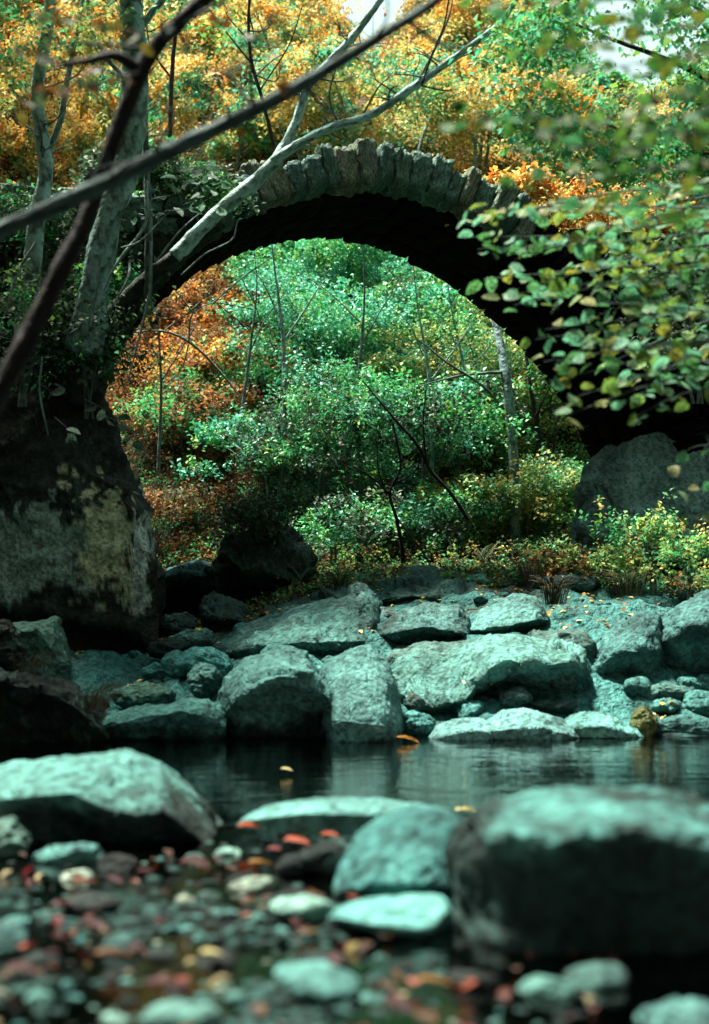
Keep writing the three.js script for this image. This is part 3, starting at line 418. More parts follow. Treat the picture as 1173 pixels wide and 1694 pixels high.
function sprigs(name, pts, mat, colours, geo, parent) { // pts [x, y, z, scale]
  const im = new THREE.InstancedMesh(geo, mat, pts.length), o = new THREE.Object3D(); im.name = name; const rng = RNG(pts.length);
  pts.forEach((q, i) => { o.position.set(q[0], q[1], q[2]); o.rotation.set(rr(rng, -0.4, 0.4), rng() * 6.3, rr(rng, -0.4, 0.4)); o.scale.setScalar(q[3]); o.updateMatrix(); im.setMatrixAt(i, o.matrix); im.setColorAt(i, colours(q, rng)); });
  im.userData.kind = 'stuff'; parent.add(im); return im;
}
const gauss = (rng) => (rng() + rng() + rng() - 1.5) * 1.15;
// a small tree or shrub: base point, height, width, palettes, number of sprigs
function plant(name, label, cat, group, base, H, Wd, pals, count, seed, o = {}) {
  const rng = RNG(seed), root = thing(name, label, cat, group, base), tips = [], gs = [], stems = o.stems ?? 1, leafS = o.leaf ?? 1;
  for (let s = 0; s < stems; s++) {
    const lean = rr(rng, -0.25, 0.25) * H * (stems > 1 ? 1.6 : 1), lz = rr(rng, -0.2, 0.2) * H, top = V(lean, H * rr(rng, 0.8, 0.98), lz), mid = V(lean * 0.4 + rr(rng, -0.05, 0.05) * H, H * 0.45, lz * 0.4), r = (o.r ?? 0.02) * H / 3 + 0.008;
    gs.push(tubeGeo([V(rr(rng, -0.1, 0.1), -0.2, 0), mid, top], [r * 1.3, r, r * 0.25], 10, 6, 0.1, seed + s)); tips.push(top);
    const nb = o.limbs ?? 5;
    for (let b = 0; b < nb; b++) { const t = rr(rng, 0.3, 0.85), p = mid.clone().multiplyScalar(t * 2 > 1 ? 1 : t * 2), st = V(lerp(0, top.x, t), lerp(0, top.y, t), lerp(0, top.z, t)).lerp(mid, 0.2), a = rng() * 6.28, L = Wd * rr(rng, 0.25, 0.55), e = st.clone().add(V(Math.cos(a) * L, L * rr(rng, 0.2, 0.8), Math.sin(a) * L * 0.8)); gs.push(tubeGeo([st, st.clone().lerp(e, 0.5).add(V(0, -0.06 * L, 0)), e], [r * 0.55, r * 0.4, r * 0.12], 6, 5, 0.1, seed + b)); tips.push(e); }
  }
  mesh(o.stemName ?? 'trunk', bark(mergeGeometries(gs), o.bark ?? BARK_GREY, 0.6, seed), M.bark, root);
  const pts = [], blobs = tips.map((t) => [t, rr(rng, 0.14, 0.26) * Wd, pick(pals, rng)]);
  for (let i = 0; i < (o.blobs ?? 5); i++) blobs.push([V(gauss(rng) * Wd * 0.5, H * rr(rng, o.low ?? 0.35, 0.95), gauss(rng) * Wd * 0.4), rr(rng, 0.15, 0.3) * Wd, pick(pals, rng)]);
  for (let i = 0; i < count; i++) { const [c, r, pl] = blobs[i % blobs.length], x = c.x + gauss(rng) * r * (o.br ?? 1), y = c.y + gauss(rng) * r * (o.fl ?? 0.8), z = c.z + gauss(rng) * r; if (y < 0.05) continue; pts.push([x, y, z, leafS * rr(rng, 0.7, 1.25), pl]); }
  sprigs(o.crownName ?? 'crown', pts, o.gloss ? M.gloss : M.leaf, (q, g) => tint(g() < 0.85 ? q[4] : pick(pals, g), g), CL[seed % 3], root);
  return root;
}
// which plants grow where on the slope (as the photograph shows them)
function zone(px, py) {
  if (py > 395) {
    if (px < 440) return px > 290 && px < 390 && py > 620 && py < 710 ? ['green', 'lime'] : py < 480 ? ['gold', 'lime'] : py < 720 ? ['rust', 'rust', 'rust', 'orange'] : ['rust', 'rust', 'dark', 'green'];
    if (px < 560 && py < 455) return ['gold', 'gold', 'lime'];
    if (px > 640 && py < 560) return ['lime', 'gold', 'green'];
    if (px > 740) return ['lime', 'green', 'lime'];
    return py > 780 ? ['teal', 'green', 'dark'] : ['teal', 'green', 'teal'];
  }
  if (px > 830 && py < 260) return ['green', 'lime', 'teal'];
  if (px > 740) return ['orange', 'gold', 'lime'];
  if (px > 480) return py < 120 ? ['gold', 'orange', 'lime'] : ['gold', 'gold', 'lime', 'teal'];
  if (px < 200 && py > 200) return ['orange', 'lime', 'gold'];
  return ['orange', 'gold', 'lime', 'gold', 'teal'];
}
{ // leaf litter and low growth over the whole slope
  const rng = RNG(21), pts = [];
  while (pts.length < 80000) { const d = 15.5 + 50 * Math.pow(rng(), 1.4), x = rr(rng, -0.3, 0.3) * d; if (d < 20 && rng() < 0.35) continue; const y = ground(x, d), pp = proj(V(x, y, -d)); pts.push([x, y + rr(rng, 0.0, 0.35) * (d < 19 ? 0.25 : 1), -d, rr(rng, 0.6, 1.1) * lerp(0.7, 1.7, smoothstep(d, 18, 50)), d < 19.5 ? pick(['rust', 'lime', 'dark', 'green', 'dark'], rng) : pick(zone(pp[0], pp[1]), rng), fbm(x * 0.6, d * 0.6, 4, 3)]); }
  const im = sprigs('undergrowth', pts, M.leaf, (q, g) => { const c = tint(q[4], g); if (q[5] < -0.15) c.multiplyScalar(0.55); return c; }, CL[0], scene);
  tag(im, 'fallen leaves, bracken and low growth covering the wooded slope', null, null, 'stuff');
}
{ // trees and shrubs of the slope
  const rng = RNG(33); let i = 0;
  const hue = { gold: 'golden-leaved', orange: 'orange-leaved', lime: 'yellow-green', green: 'green-leaved' };
  const rowName = ['rooted right behind the bridge', 'one step upslope', 'a third upslope', 'halfway upslope', 'high upslope', 'under the top edge', 'at the top edge'];
  const colName = ['by the left edge', 'behind the pale leftmost trunk', 'behind the thickest grey trunk', 'behind the slim brown trunk', 'left of the fork of the bent tree', 'above the fork of the bent tree', 'above the arch crown', 'right of the arch crown', 'above the right half of the ring', 'left of the corner foliage', 'behind the corner foliage', 'behind the right leafy bough', 'at the right edge'];
  for (let py = 330; py > -40; py -= 62) for (let px = -40; px < 1230; px += 105) {
    const x = px + rr(rng, -40, 40), y = py + rr(rng, -24, 24), b = hillAt(x, y, 24); if (!b) continue; const d = -b.z;
    const z = zone(x, y - 40), k = z[0] === 'teal' ? 'green' : z[0], gap = x > 500 && x < 715 ? 70 : x > 920 ? 125 : -999, H = Math.min(d * rr(rng, 0.065, 0.11), (y - gap - 6) * d / F); if (H < 0.9) continue;
    plant('slope_tree', hue[k] + ' tree ' + rowName[Math.round((330 - py) / 62)] + ' ' + colName[Math.round((px + 40) / 105)], 'tree', 'autumn trees on the slope above the bridge', b, H, H * rr(rng, 0.55, 0.8), z, 520, 500 + i++, { leaf: d / 27, r: 0.032, bark: BARK_PALE, limbs: 8, blobs: 4, fl: 0.55 });
  }
  const S = [[270, 925, 0.9, 1.3], [545, 940, 0.8, 1.2], [640, 930, 0.7, 1.1], [740, 925, 0.7, 1.1], [800, 900, 0.9, 1.2], [890, 890, 0.9, 1.2], [940, 870, 0.9, 1.2], [330, 800, 1.5, 1.7], [250, 700, 1.3, 1.6], [340, 660, 1.2, 1.7], [430, 600, 1.3, 1.6], [300, 580, 1.1, 1.5], [360, 520, 1.2, 1.4],
    [420, 700, 1.2, 1.5], [360, 720, 1.2, 1.5], [290, 760, 1.2, 1.5], [455, 850, 1.5, 1.6], [530, 880, 2.2, 2.0], [610, 860, 2.5, 2.4], [700, 870, 2.2, 2.2], [490, 720, 2.2, 1.9], [570, 740, 2.8, 2.6], [660, 740, 2.6, 2.4], [750, 780, 2.2, 2.1], [505, 600, 2.6, 1.9], [590, 620, 2.6, 2.4], [690, 620, 2.6, 2.4], [780, 660, 2.2, 2], [485, 520, 1.6, 1.5], [560, 520, 1.9, 1.9], [640, 520, 2.2, 2.2], [730, 560, 2, 2], [830, 760, 2, 2], [900, 800, 2, 2], [920, 720, 2, 2], [880, 660, 2, 2]];
  const LB = { rust: 'rust-brown bush', gold: 'pale gold bush', teal: 'glossy blue-green bush', green: 'bright green bush', lime: 'yellow-green bush' };
    const rowB = (y) => y < 540 ? 'in the top' : y < 680 ? 'in the upper middle' : y < 800 ? 'in the lower middle' : y < 900 ? 'low down' : 'at the foot', colB = (x) => x < 290 ? 'at the far left' : x < 380 ? 'left of the dead branch tip' : x < 465 ? 'above the mossy overhang' : x < 545 ? 'left of centre' : x < 625 ? 'at the centre' : x < 725 ? 'behind the bare forked tree' : x < 800 ? 'left of the leaning tree' : x < 870 ? 'behind the leaning tree' : 'by the young dark trunk';
  S.forEach(([x, y, H, W], j) => { const b = hillAt(x, y, 17.5); if (!b) return; const z = zone(x, y - 40), t = z[0]; const dup = S.slice(0, j).filter(([p, q]) => rowB(q) + colB(p) === rowB(y) + colB(x)).length; plant('bush', LB[t] + ' ' + rowB(y) + ', ' + colB(x) + ['', ', the taller', ', the third', ', the fourth'][dup], 'bush', 'bushes seen through the arch', b, H, W, z, t === 'rust' ? 480 : W < 1.5 ? 330 : 760, 700 + j, { stems: 3, stemName: 'stem', crownName: 'foliage', limbs: 5, blobs: 9, low: 0.15, br: 1.05, fl: 0.32, bark: j % 2 ? BARK_GREY : BARK_PALE, gloss: t !== 'rust' && t !== 'gold', leaf: -b.z / 25 * 0.9 }); });
}

{ // bare thickets of fine twigs behind the left end of the bridge
  [[40, 300, 'at the left edge'], [130, 290, 'between the two pale trunks'], [330, 270, 'left of the dark thin stem'], [400, 250, 'behind the dark thin stem'], [520, 230, 'behind the fork of the bent tree'], [600, 225, 'above the crown of the arch'], [700, 250, 'above the right part of the ring'], [800, 290, 'left of the corner foliage']].forEach(([x, y, w], i) => { const b = hillAt(x, y, 19.5); if (b) plant('bare_thicket', 'leafless thicket of fine twigs on the slope, ' + w, 'shrub', 'bare thickets above the bridge', b, -b.z * 0.1, -b.z * 0.06, ['gold', 'orange'], 40, 1200 + i, { stems: 4, stemName: 'stem', crownName: 'foliage', limbs: 9, r: 0.008, bark: i % 3 ? BARK_PALE : BARK_BROWN, fl: 0.6 }); });
}
/* ---------- trees seen through the arch ---------- */
function tree(name, label, limbs, base, group) { // limbs: [name, points, opts]
  const p = limbs[0][1][0], b = at(p[0], p[1], p[2]), root = thing(name, label, 'tree', group, b);
  limbs.forEach(([n, pts, o = {}], i) => { const g = bark(limb(pts, { rad: o.rad ?? 10, wob: o.wob ?? 0.15, seed: i + p[0] }), o.bark ?? base, o.blotch ?? 0.6, i); g.translate(-b.x, -b.y, -b.z); mesh(n, g, M.bark, root); });
  return root;
}
tree('leaning_tree', 'slim leaning tree with pale upper trunk and brown foot, behind the arch', [['trunk', [[836, 960, 20, 34], [846, 925, 20, 22], [853, 870, 20.1, 17], [852, 790, 20.2, 16], [845, 700, 20.3, 17], [836, 615, 20.4, 17], [822, 545, 20.6, 13], [800, 440, 21, 9]], { bark: [0.15, 0.235, 0.22] }],
  ['limb', [[851, 700, 20.3, 7], [800, 640, 20.0, 5], [740, 600, 19.8, 4], [690, 560, 19.8, 2]]], ['limb', [[838, 615, 20.4, 6], [760, 622, 20.2, 4], [690, 640, 20.1, 2]]]], BARK_GREY);
tree('young_tree', 'thin dark straight trunk right of the pale leaning tree', [['trunk', [[908, 880, 21, 10], [903, 850, 21, 9], [890, 720, 21.2, 8], [876, 630, 21.3, 6], [866, 540, 21.5, 4]], {}], ['limb', [[885, 690, 21.1, 4], [920, 620, 21, 2]]]], BARK_DARK);
tree('bare_tree', 'small dark bare forked tree standing at the top of the slabs', [['trunk', [[669, 945, 17.8, 9], [664, 900, 17.8, 7], [655, 855, 17.8, 6], [645, 815, 17.8, 5], [662, 775, 17.8, 4], [650, 700, 17.8, 3]], {}], ['limb', [[645, 818, 17.8, 4], [615, 790, 17.7, 3], [560, 760, 17.6, 2]]], ['limb', [[655, 855, 17.8, 4], [690, 900, 17.6, 3], [715, 940, 17.5, 3]]], ['limb', [[648, 805, 17.8, 3], [690, 775, 17.8, 3], [700, 730, 17.8, 2]]], ['limb', [[640, 820, 17.8, 3], [625, 770, 17.8, 2], [628, 700, 17.9, 1.5]]]], BARK_DARK);
tree('bare_tree', 'dark slanting dead stem crossing the green bushes right of the forked tree', [['trunk', [[775, 860, 18.6, 7], [745, 815, 18.6, 6], [712, 778, 18.6, 6], [690, 735, 18.6, 5], [650, 690, 18.6, 4], [600, 630, 18.6, 2]], {}], ['limb', [[705, 765, 18.6, 4], [700, 700, 18.6, 3], [705, 640, 18.6, 2]]]], BARK_DARK);
[[470, 660, 20.8, 452, 425, 7, 'thin pale sapling left of centre in the arch opening'], [585, 650, 21.5, 603, 455, 6, 'thin pale sapling at the centre of the arch opening'], [715, 720, 20.6, 690, 500, 6, 'thin grey sapling right of centre in the arch opening'], [262, 720, 20.6, 258, 500, 5, 'thin sapling on the rusty slope near the left curve of the arch'], [775, 700, 21.3, 745, 500, 5, 'thin grey sapling left of the pale leaning tree'], [395, 660, 21.3, 425, 470, 5, 'leaning thin sapling between rusty slope and green bushes']].forEach(([x, y, d, x1, y1, w, l], i) => tree('sapling', l, [['trunk', [[x, y + 60, d, w * 1.2], [lerp(x, x1, 0.4) + 6, lerp(y, y1, 0.4), d, w], [x1, y1, d, w * 0.4], [x1 - 8, y1 - 80, d, w * 0.2]]], ['limb', [[lerp(x, x1, 0.4) + 6, lerp(y, y1, 0.4), d, w * 0.6], [x + 45, lerp(y, y1, 0.7), d, w * 0.4], [x + 80, y1 + 10, d, 1]]], ['limb', [[lerp(x, x1, 0.6), lerp(y, y1, 0.6), d, w * 0.5], [x - 40, lerp(y, y1, 0.85), d, w * 0.3], [x - 75, y1 + 5, d, 1]]]], i % 2 ? BARK_GREY : BARK_PALE));
{ // bare pale twigs of a fallen bough, left in the opening
  const r = thing('dead_branch', 'bare pale dead branch spreading across the rusty slope', 'branch', null, at(215, 560, 19)), b = at(215, 560, 19), rng = RNG(8);
  const L = [[[215, 550, 19, 3], [270, 548, 19, 4], [312, 565, 19, 5], [360, 610, 19, 4], [400, 660, 19, 2]], [[312, 565, 19, 4], [318, 520, 19, 3], [350, 502, 19, 2], [420, 512, 19, 2]], [[312, 570, 19, 3], [300, 610, 19, 2], [280, 630, 19, 1.5]], [[320, 518, 19, 3], [290, 480, 19, 2], [265, 455, 19, 1.5]], [[350, 503, 19, 3], [400, 460, 19, 2.5], [450, 425, 19, 2]], [[270, 548, 19, 2.5], [330, 500, 19, 2], [360, 460, 19, 1.5]], [[400, 460, 19, 2], [430, 530, 19, 2], [425, 560, 19, 1.5]]];
  for (const pts of L) { const g = bark(limb(pts, { rad: 5 }), [0.13, 0.2, 0.17]); g.translate(-b.x, -b.y, -b.z); mesh('twig', g, M.bark, r); }
}
/* ---------- trees on the left bank, in front of the bridge ---------- */
tree('pale_tree', 'pale smooth trunk nearest the left edge with one side branch', [['trunk', [[40, 560, 14, 40], [50, 475, 13.9, 33], [62, 358, 13.7, 29], [76, 286, 13.6, 26], [68, 220, 13.5, 24], [62, 150, 13.4, 22], [78, 50, 13.3, 21], [90, -60, 13.2, 18]], {}], ['limb', [[76, 262, 13.6, 12], [100, 198, 13.5, 11], [112, 128, 13.4, 10], [128, 50, 13.3, 8], [145, -40, 13.2, 6]]]], [0.2, 0.34, 0.32]);
tree('pale_tree', 'thickest grey trunk on the left bank rising beside the bridge', [['trunk', [[140, 580, 14, 66], [158, 475, 13.8, 50], [178, 370, 13.6, 46], [205, 290, 13.5, 46], [220, 200, 13.4, 46], [222, 120, 13.3, 44], [218, 40, 13.2, 42], [210, -60, 13.1, 36]], {}], ['limb', [[222, 60, 13.3, 14], [260, 10, 13.2, 12], [300, -40, 13.1, 10]]], ['limb', [[218, 140, 13.3, 9], [180, 100, 13.2, 7], [150, 50, 13.1, 5]]]], [0.16, 0.27, 0.255]);
tree('bent_tree', 'pale forked tree leaning right across the arch ring', [['trunk', [[120, 660, 14.5, 60], [165, 560, 14.3, 44], [205, 505, 14.1, 36], [245, 462, 13.9, 30], [300, 416, 13.7, 22]], { bark: [0.02, 0.026, 0.022] }], ['limb', [[290, 424, 13.71, 25], [358, 354, 13.6, 24], [420, 303, 13.5, 24], [462, 260, 13.4, 22]], { bark: [0.26, 0.42, 0.39] }], ['limb', [[455, 268, 13.4, 20], [485, 215, 13.4, 17], [512, 140, 13.3, 15], [560, 88, 13.2, 14], [600, 40, 13.2, 13], [650, -30, 13.1, 10]], { bark: [0.26, 0.42, 0.39] }], ['limb', [[458, 262, 13.4, 19], [500, 235, 13.3, 15], [550, 210, 13.2, 14], [610, 192, 13.1, 14], [660, 160, 13, 14], [720, 118, 12.9, 13], [790, 68, 12.8, 11], [835, 30, 12.7, 9], [865, -20, 12.6, 7]], { bark: [0.26, 0.42, 0.39] }], ['limb', [[690, 138, 13, 5], [720, 80, 13, 4], [745, 20, 13, 3], [750, -20, 13, 2]]], ['limb', [[560, 207, 13.2, 4], [545, 160, 13.2, 3], [560, 100, 13.2, 2]]]], BARK_GREY);  // lower trunk coloured near-black, its shade painted into the bark
tree('sapling', 'straight thin stem before the bridge between trunk and forked tree', [['trunk', [[244, 520, 13.9, 15], [246, 420, 13.8, 14], [246, 350, 13.7, 13], [243, 290, 13.7, 11], [240, 200, 13.6, 9]], {}]], [0.07, 0.1, 0.085]);
tree('sapling', 'dark thin stem curving down to the fork of the bent tree', [['trunk', [[458, 262, 14.4, 7], [437, 175, 14.4, 6], [416, 100, 14.4, 6], [411, 40, 14.4, 5], [415, -30, 14.4, 5]], {}], ['limb', [[420, 110, 14.4, 3], [380, 60, 14.4, 2.5], [350, 20, 14.4, 2]]], ['limb', [[430, 150, 14.4, 3], [480, 70, 14.4, 2.5], [500, 10, 14.4, 2]]]], BARK_BROWN);
tree('sapling', 'slim brown trunk behind the left end of the bridge', [['trunk', [[280, 300, 22, 9], [281, 225, 22, 8], [284, 130, 22, 8], [290, 60, 22, 7], [304, -20, 22, 6]], {}], ['limb', [[284, 130, 22, 4], [250, 80, 22, 3], [240, 20, 22, 2]]]], BARK_BROWN);
tree('sapling', 'thin curved stem by the top edge right of the fork', [['trunk', [[698, 140, 12.9, 4], [715, 90, 12.9, 4], [735, 40, 12.9, 3], [745, -20, 12.9, 3]], {}]], BARK_DARK);
/* ---------- near boughs, out of focus ---------- */
tree('leaning_bough', 'big blurred dark bough slanting across the upper left', [['bough', [[-60, 415, 5.2, 28], [20, 372, 5.2, 28], [95, 340, 5.2, 31], [180, 300, 5.2, 30], [290, 246, 5.2, 28], [380, 202, 5.2, 26], [470, 156, 5.2, 24], [560, 104, 5.2, 21], [620, 66, 5.2, 18], [700, 16, 5.2, 16], [780, -40, 5.2, 16]], { bark: [0.045, 0.075, 0.075], rad: 16 }], ['twig', [[380, 200, 5.2, 7], [370, 170, 5.1, 5], [330, 140, 5, 4], [300, 130, 5, 3]]], ['twig', [[620, 64, 5.2, 6], [640, 30, 5.1, 4], [640, -20, 5, 3]]]], BARK_DARK);
tree('dark_tree', 'blurred black trunk leaning from the top down to the left edge', [['trunk', [[-30, 700, 5.6, 40], [30, 590, 5.6, 36], [90, 470, 5.6, 33], [140, 370, 5.6, 30], [172, 280, 5.6, 28], [200, 200, 5.6, 28], [228, 130, 5.6, 29], [262, 72, 5.6, 29], [320, 15, 5.6, 25], [390, -50, 5.6, 28]], { bark: BARK_DARK, rad: 14 }], ['limb', [[230, 115, 5.6, 22], [190, 92, 5.5, 20], [150, 100, 5.4, 14], [90, 110, 5.4, 8]]]], BARK_DARK);

function addCrown(root, name, list, pal, mat, seed, geo = CL[0]) { const rng = RNG(seed), pts = []; for (const [px, py, d, r, n, sc] of list) { const c = at(px, py, d).sub(root.position); for (let i = 0; i < n; i++) pts.push([c.x + gauss(rng) * r, c.y + gauss(rng) * r * 0.7, c.z + gauss(rng) * r, sc * rr(rng, 0.7, 1.2)]); } return sprigs(name, pts, mat, (q, g) => tint(pick(pal, g), g), geo, root); }
{
  const find = (l) => scene.children.find((o) => o.userData.label?.startsWith(l));
  addCrown(find('pale smooth trunk'), 'crown', [[-150, -250, 12, 1.4, 700, 1], [-60, 130, 13, 0.4, 60, 0.8], [60, 60, 13, 0.3, 35, 0.8]], ['lime', 'green', 'orange'], M.leaf, 2);
  addCrown(find('thickest grey trunk'), 'crown', [[-330, -380, 14.5, 1.5, 900, 1], [-500, -500, 12, 1.6, 800, 1], [160, 40, 13, 0.3, 30, 0.8], [330, 40, 13, 0.3, 20, 0.8]], ['lime', 'green', 'orange'], M.leaf, 3);
  const t = tree('overhanging_tree', 'green-leaved tree before the slope at the upper right, sky between its leaves', [['trunk', [[1290, 420, 12.5, 40], [1270, 250, 12.5, 34], [1240, 60, 12.5, 26], [1220, -150, 12.5, 18]], {}], ['limb', [[1260, 200, 12.5, 14], [1150, 120, 12.3, 10], [1000, 60, 12.1, 6], [880, 10, 12, 3]]], ['limb', [[1250, 260, 12.5, 12], [1120, 250, 12.2, 8], [980, 200, 12, 5], [870, 190, 11.9, 2]]], ['limb', [[1245, 100, 12.5, 10], [1150, 10, 12.3, 7], [1060, -40, 12.2, 4]]]], BARK_DARK);
  addCrown(t, 'crown', [[860, 90, 12, 0.3, 70, 0.9], [930, 40, 12, 0.3, 100, 0.9], [890, 190, 12, 0.3, 80, 0.9], [960, 230, 12, 0.32, 100, 0.9], [1040, 260, 12, 0.3, 90, 0.9], [1130, 250, 12.2, 0.3, 90, 0.9], [1110, -10, 12.2, 0.25, 55, 0.9], [1170, 160, 12.3, 0.25, 70, 0.9], [1150, 330, 12.3, 0.3, 80, 0.9], [1250, 50, 12.4, 0.8, 300, 1], [1250, -250, 12.4, 0.9, 300, 1]], ['green', 'green', 'teal', 'lime'], M.leaf, 4, CL[1]);
}
function sideTwigs(label, pts, n, seed, len = 0.7) {
  const root = scene.children.find((o) => o.userData.label?.startsWith(label)), rng = RNG(seed), c = new THREE.CatmullRomCurve3(pts.map((q) => at(...q).sub(root.position)));
  for (let i = 0; i < n; i++) { const t = rr(rng, 0.15, 0.98), p = c.getPoint(t), a = rng() * 6.28, L = len * rr(rng, 0.4, 1.2), e = p.clone().add(V(Math.cos(a) * L, rr(rng, -0.25, 0.8) * L, Math.sin(a) * L * 0.6)), m = p.clone().lerp(e, 0.5).add(V(rr(rng, -0.1, 0.1), rr(rng, -0.15, 0.1), 0)), k = m.clone().add(V(rr(rng, -0.4, 0.4) * L, rr(rng, 0, 0.5) * L, rr(rng, -0.2, 0.2))); mesh('twig', bark(mergeGeometries([tubeGeo([p, m, e], [0.011, 0.007, 0.002], 9, 5, 0.2, i), tubeGeo([m, m.clone().lerp(k, 0.5).add(V(0.03, 0, 0.02)), k], [0.006, 0.004, 0.0015], 6, 4, 0.2, i)]), BARK_GREY), M.bark, root); }
}
sideTwigs('pale smooth trunk', [[62, 358, 13.7], [68, 220, 13.5], [62, 150, 13.4], [90, -60, 13.2]], 14, 1);
sideTwigs('thickest grey trunk', [[178, 370, 13.6], [220, 200, 13.4], [218, 40, 13.2], [210, -60, 13.1]], 16, 2);
sideTwigs('pale forked tree', [[462, 260, 13.4], [550, 210, 13.2], [660, 160, 13], [790, 68, 12.8]], 14, 3, 0.5);
sideTwigs('pale forked tree', [[462, 260, 13.4], [512, 140, 13.3], [600, 40, 13.2]], 8, 4, 0.5);
sideTwigs('dark thin stem', [[437, 175, 14.4], [416, 100, 14.4], [415, -30, 14.4]], 10, 5, 0.6);
sideTwigs('big blurred dark bough', [[95, 340, 5.2], [290, 246, 5.2], [560, 104, 5.2], [700, 16, 5.2]], 9, 6, 0.3);
sideTwigs('blurred black trunk', [[140, 370, 5.6], [200, 200, 5.6], [262, 72, 5.6], [320, 15, 5.6]], 7, 7, 0.35);
{ // vines and roots hanging over the left wall
  const b = at(230, 420, 13.3), r = thing('hanging_vine', 'tangle of bare pale vines hanging over the left end of the bridge', 'vine', null, b);
  const L = [[[243, 300, 13.4, 6], [240, 370, 13.3, 6], [205, 420, 13.2, 6], [185, 450, 13.2, 5], [172, 480, 13.2, 3]], [[250, 400, 13.3, 5], [248, 480, 13.2, 5], [235, 540, 13.2, 4], [212, 630, 13.2, 3]], [[300, 455, 13.5, 3], [340, 420, 13.4, 3], [385, 395, 13.3, 3], [392, 370, 13.3, 2]], [[60, 400, 13.2, 5], [30, 450, 13.2, 5], [10, 520, 13.2, 4]], [[70, 590, 13.2, 3], [66, 650, 13.2, 4], [80, 720, 13.2, 3]], [[215, 430, 13.2, 4], [212, 460, 13.1, 5], [190, 500, 13.1, 3]], [[260, 430, 13.3, 4], [300, 380, 13.3, 3], [340, 345, 13.3, 2]], [[200, 410, 13.1, 3], [230, 400, 13.1, 3], [280, 350, 13.1, 2]], [[150, 540, 13.2, 3], [160, 480, 13.2, 3], [165, 430, 13.2, 2]]];
  for (const pts of L) { const g = bark(limb(pts, { rad: 6 }), [0.13, 0.2, 0.18]); g.translate(-b.x, -b.y, -b.z); mesh('stem', g, M.bark, r); }
}
/* leaves of the near boughs, each one its own part */
const BIG = [0, 1, 2].map((k) => leafGeo(1, [0.74, 0.66, 0.82][k], 0.22, [0.18, 0.3, 0.05][k], 8));
const leafMat = (c, gl = 0.15, k = 0.8) => new THREE.MeshPhysicalMaterial({ color: col(c[0] * k, c[1] * k, c[2] * k), map: T_blade, bumpMap: T_vein, bumpScale: 0.004, roughness: 0.9, transmission: 0.5, thickness: 0, specularIntensity: 0.25, clearcoat: gl * 0.5, clearcoatRoughness: 0.35 });
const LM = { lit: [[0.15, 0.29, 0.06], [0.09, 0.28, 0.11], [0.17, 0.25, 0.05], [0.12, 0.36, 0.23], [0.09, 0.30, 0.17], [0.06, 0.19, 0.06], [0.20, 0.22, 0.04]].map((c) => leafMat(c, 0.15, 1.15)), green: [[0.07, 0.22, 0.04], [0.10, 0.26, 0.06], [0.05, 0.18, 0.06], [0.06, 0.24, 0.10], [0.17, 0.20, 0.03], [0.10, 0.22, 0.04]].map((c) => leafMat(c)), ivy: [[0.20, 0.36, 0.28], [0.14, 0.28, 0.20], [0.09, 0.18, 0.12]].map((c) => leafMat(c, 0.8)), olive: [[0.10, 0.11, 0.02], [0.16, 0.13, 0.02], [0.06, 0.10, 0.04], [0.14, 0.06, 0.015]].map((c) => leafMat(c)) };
function addLeaf(root, b, px, py, d, size, mats, rng, droop = 0) {
  const m = mesh('leaf', pick(BIG, rng), pick(mats, rng), root), p = at(px, py, d), s = size / F * d; m.position.copy(p.sub(b)); m.scale.setScalar(s * rr(rng, 0.75, 1.2)); m.rotation.set(rr(rng, -0.9, 1.1), rr(rng, 0, 6.28), rr(rng, -0.7, 0.4) - droop, 'YXZ'); return m;
}
function bough(name, label, d, twigs, size, mats, seed, step, cat = 'branch', bk = BARK_GREY) {
  const rng = RNG(seed), f = twigs[0], b = at(f[0], f[1], d), root = thing(name, label, cat, null, b); let n = 0;
  for (const [x0, y0, x1, y1, w = 4] of twigs) {
    const dd = d + rr(rng, -0.5, 0.5), mx = lerp(x0, x1, 0.5), my = lerp(y0, y1, 0.5) + rr(rng, -14, 10), g = bark(limb([[x0, y0, dd, w], [mx, my, dd, w * 0.75], [x1, y1, dd + 0.05, w * 0.3]], { rad: 6 }), bk); g.translate(-b.x, -b.y, -b.z); mesh('twig', g, M.bark, root);
    const L = Math.hypot(x1 - x0, y1 - y0);
    for (let l = L; l > 8 && n < 298; l -= step * rr(rng, 0.6, 1.4)) { const t = l / L, q = (1 - t) * (1 - t) * 0 + 2 * t * (1 - t); const x = lerp(x0, x1, t), y = lerp(lerp(y0, y1, t), my, q * 0.5); addLeaf(root, b, x + rr(rng, -9, 9), y + rr(rng, -10, 12), dd + rr(rng, -0.15, 0.15), size, mats, rng); n++; }
  }
  return root;
}
bough('leafy_bough', 'sharp leafy bough reaching furthest left across the arch ring', 8.0, [[1200, 300, 775, 372, 6], [1200, 345, 770, 350], [1200, 380, 790, 412], [1200, 420, 780, 392], [1200, 430, 800, 462, 6], [1200, 470, 830, 490], [1200, 440, 850, 505], [1200, 330, 850, 430], [1200, 400, 900, 470], [1200, 360, 940, 400]], 30, LM.lit, 3, 15);
bough('leafy_bough', 'sharp leafy bough hanging lower before the black right haunch', 7.6, [[1200, 500, 900, 545], [1200, 520, 885, 562], [1200, 560, 900, 598, 5], [1200, 540, 905, 632], [1200, 590, 940, 660], [1200, 600, 930, 690], [1200, 640, 1050, 690], [1200, 610, 1020, 560], [1200, 520, 960, 500], [1200, 480, 920, 600]], 29, LM.lit, 5, 15);
bough('leafy_bough', 'sharp leafy bough filling the right edge beside the black haunch', 8.6, [[1200, 380, 960, 440], [1200, 430, 980, 480], [1200, 470, 990, 520], [1200, 450, 1000, 560], [1200, 520, 1010, 600], [1200, 560, 1020, 640], [1200, 350, 980, 380], [1200, 400, 1040, 430], [1200, 600, 1060, 650], [1200, 320, 880, 360]], 28, LM.lit, 15, 14);
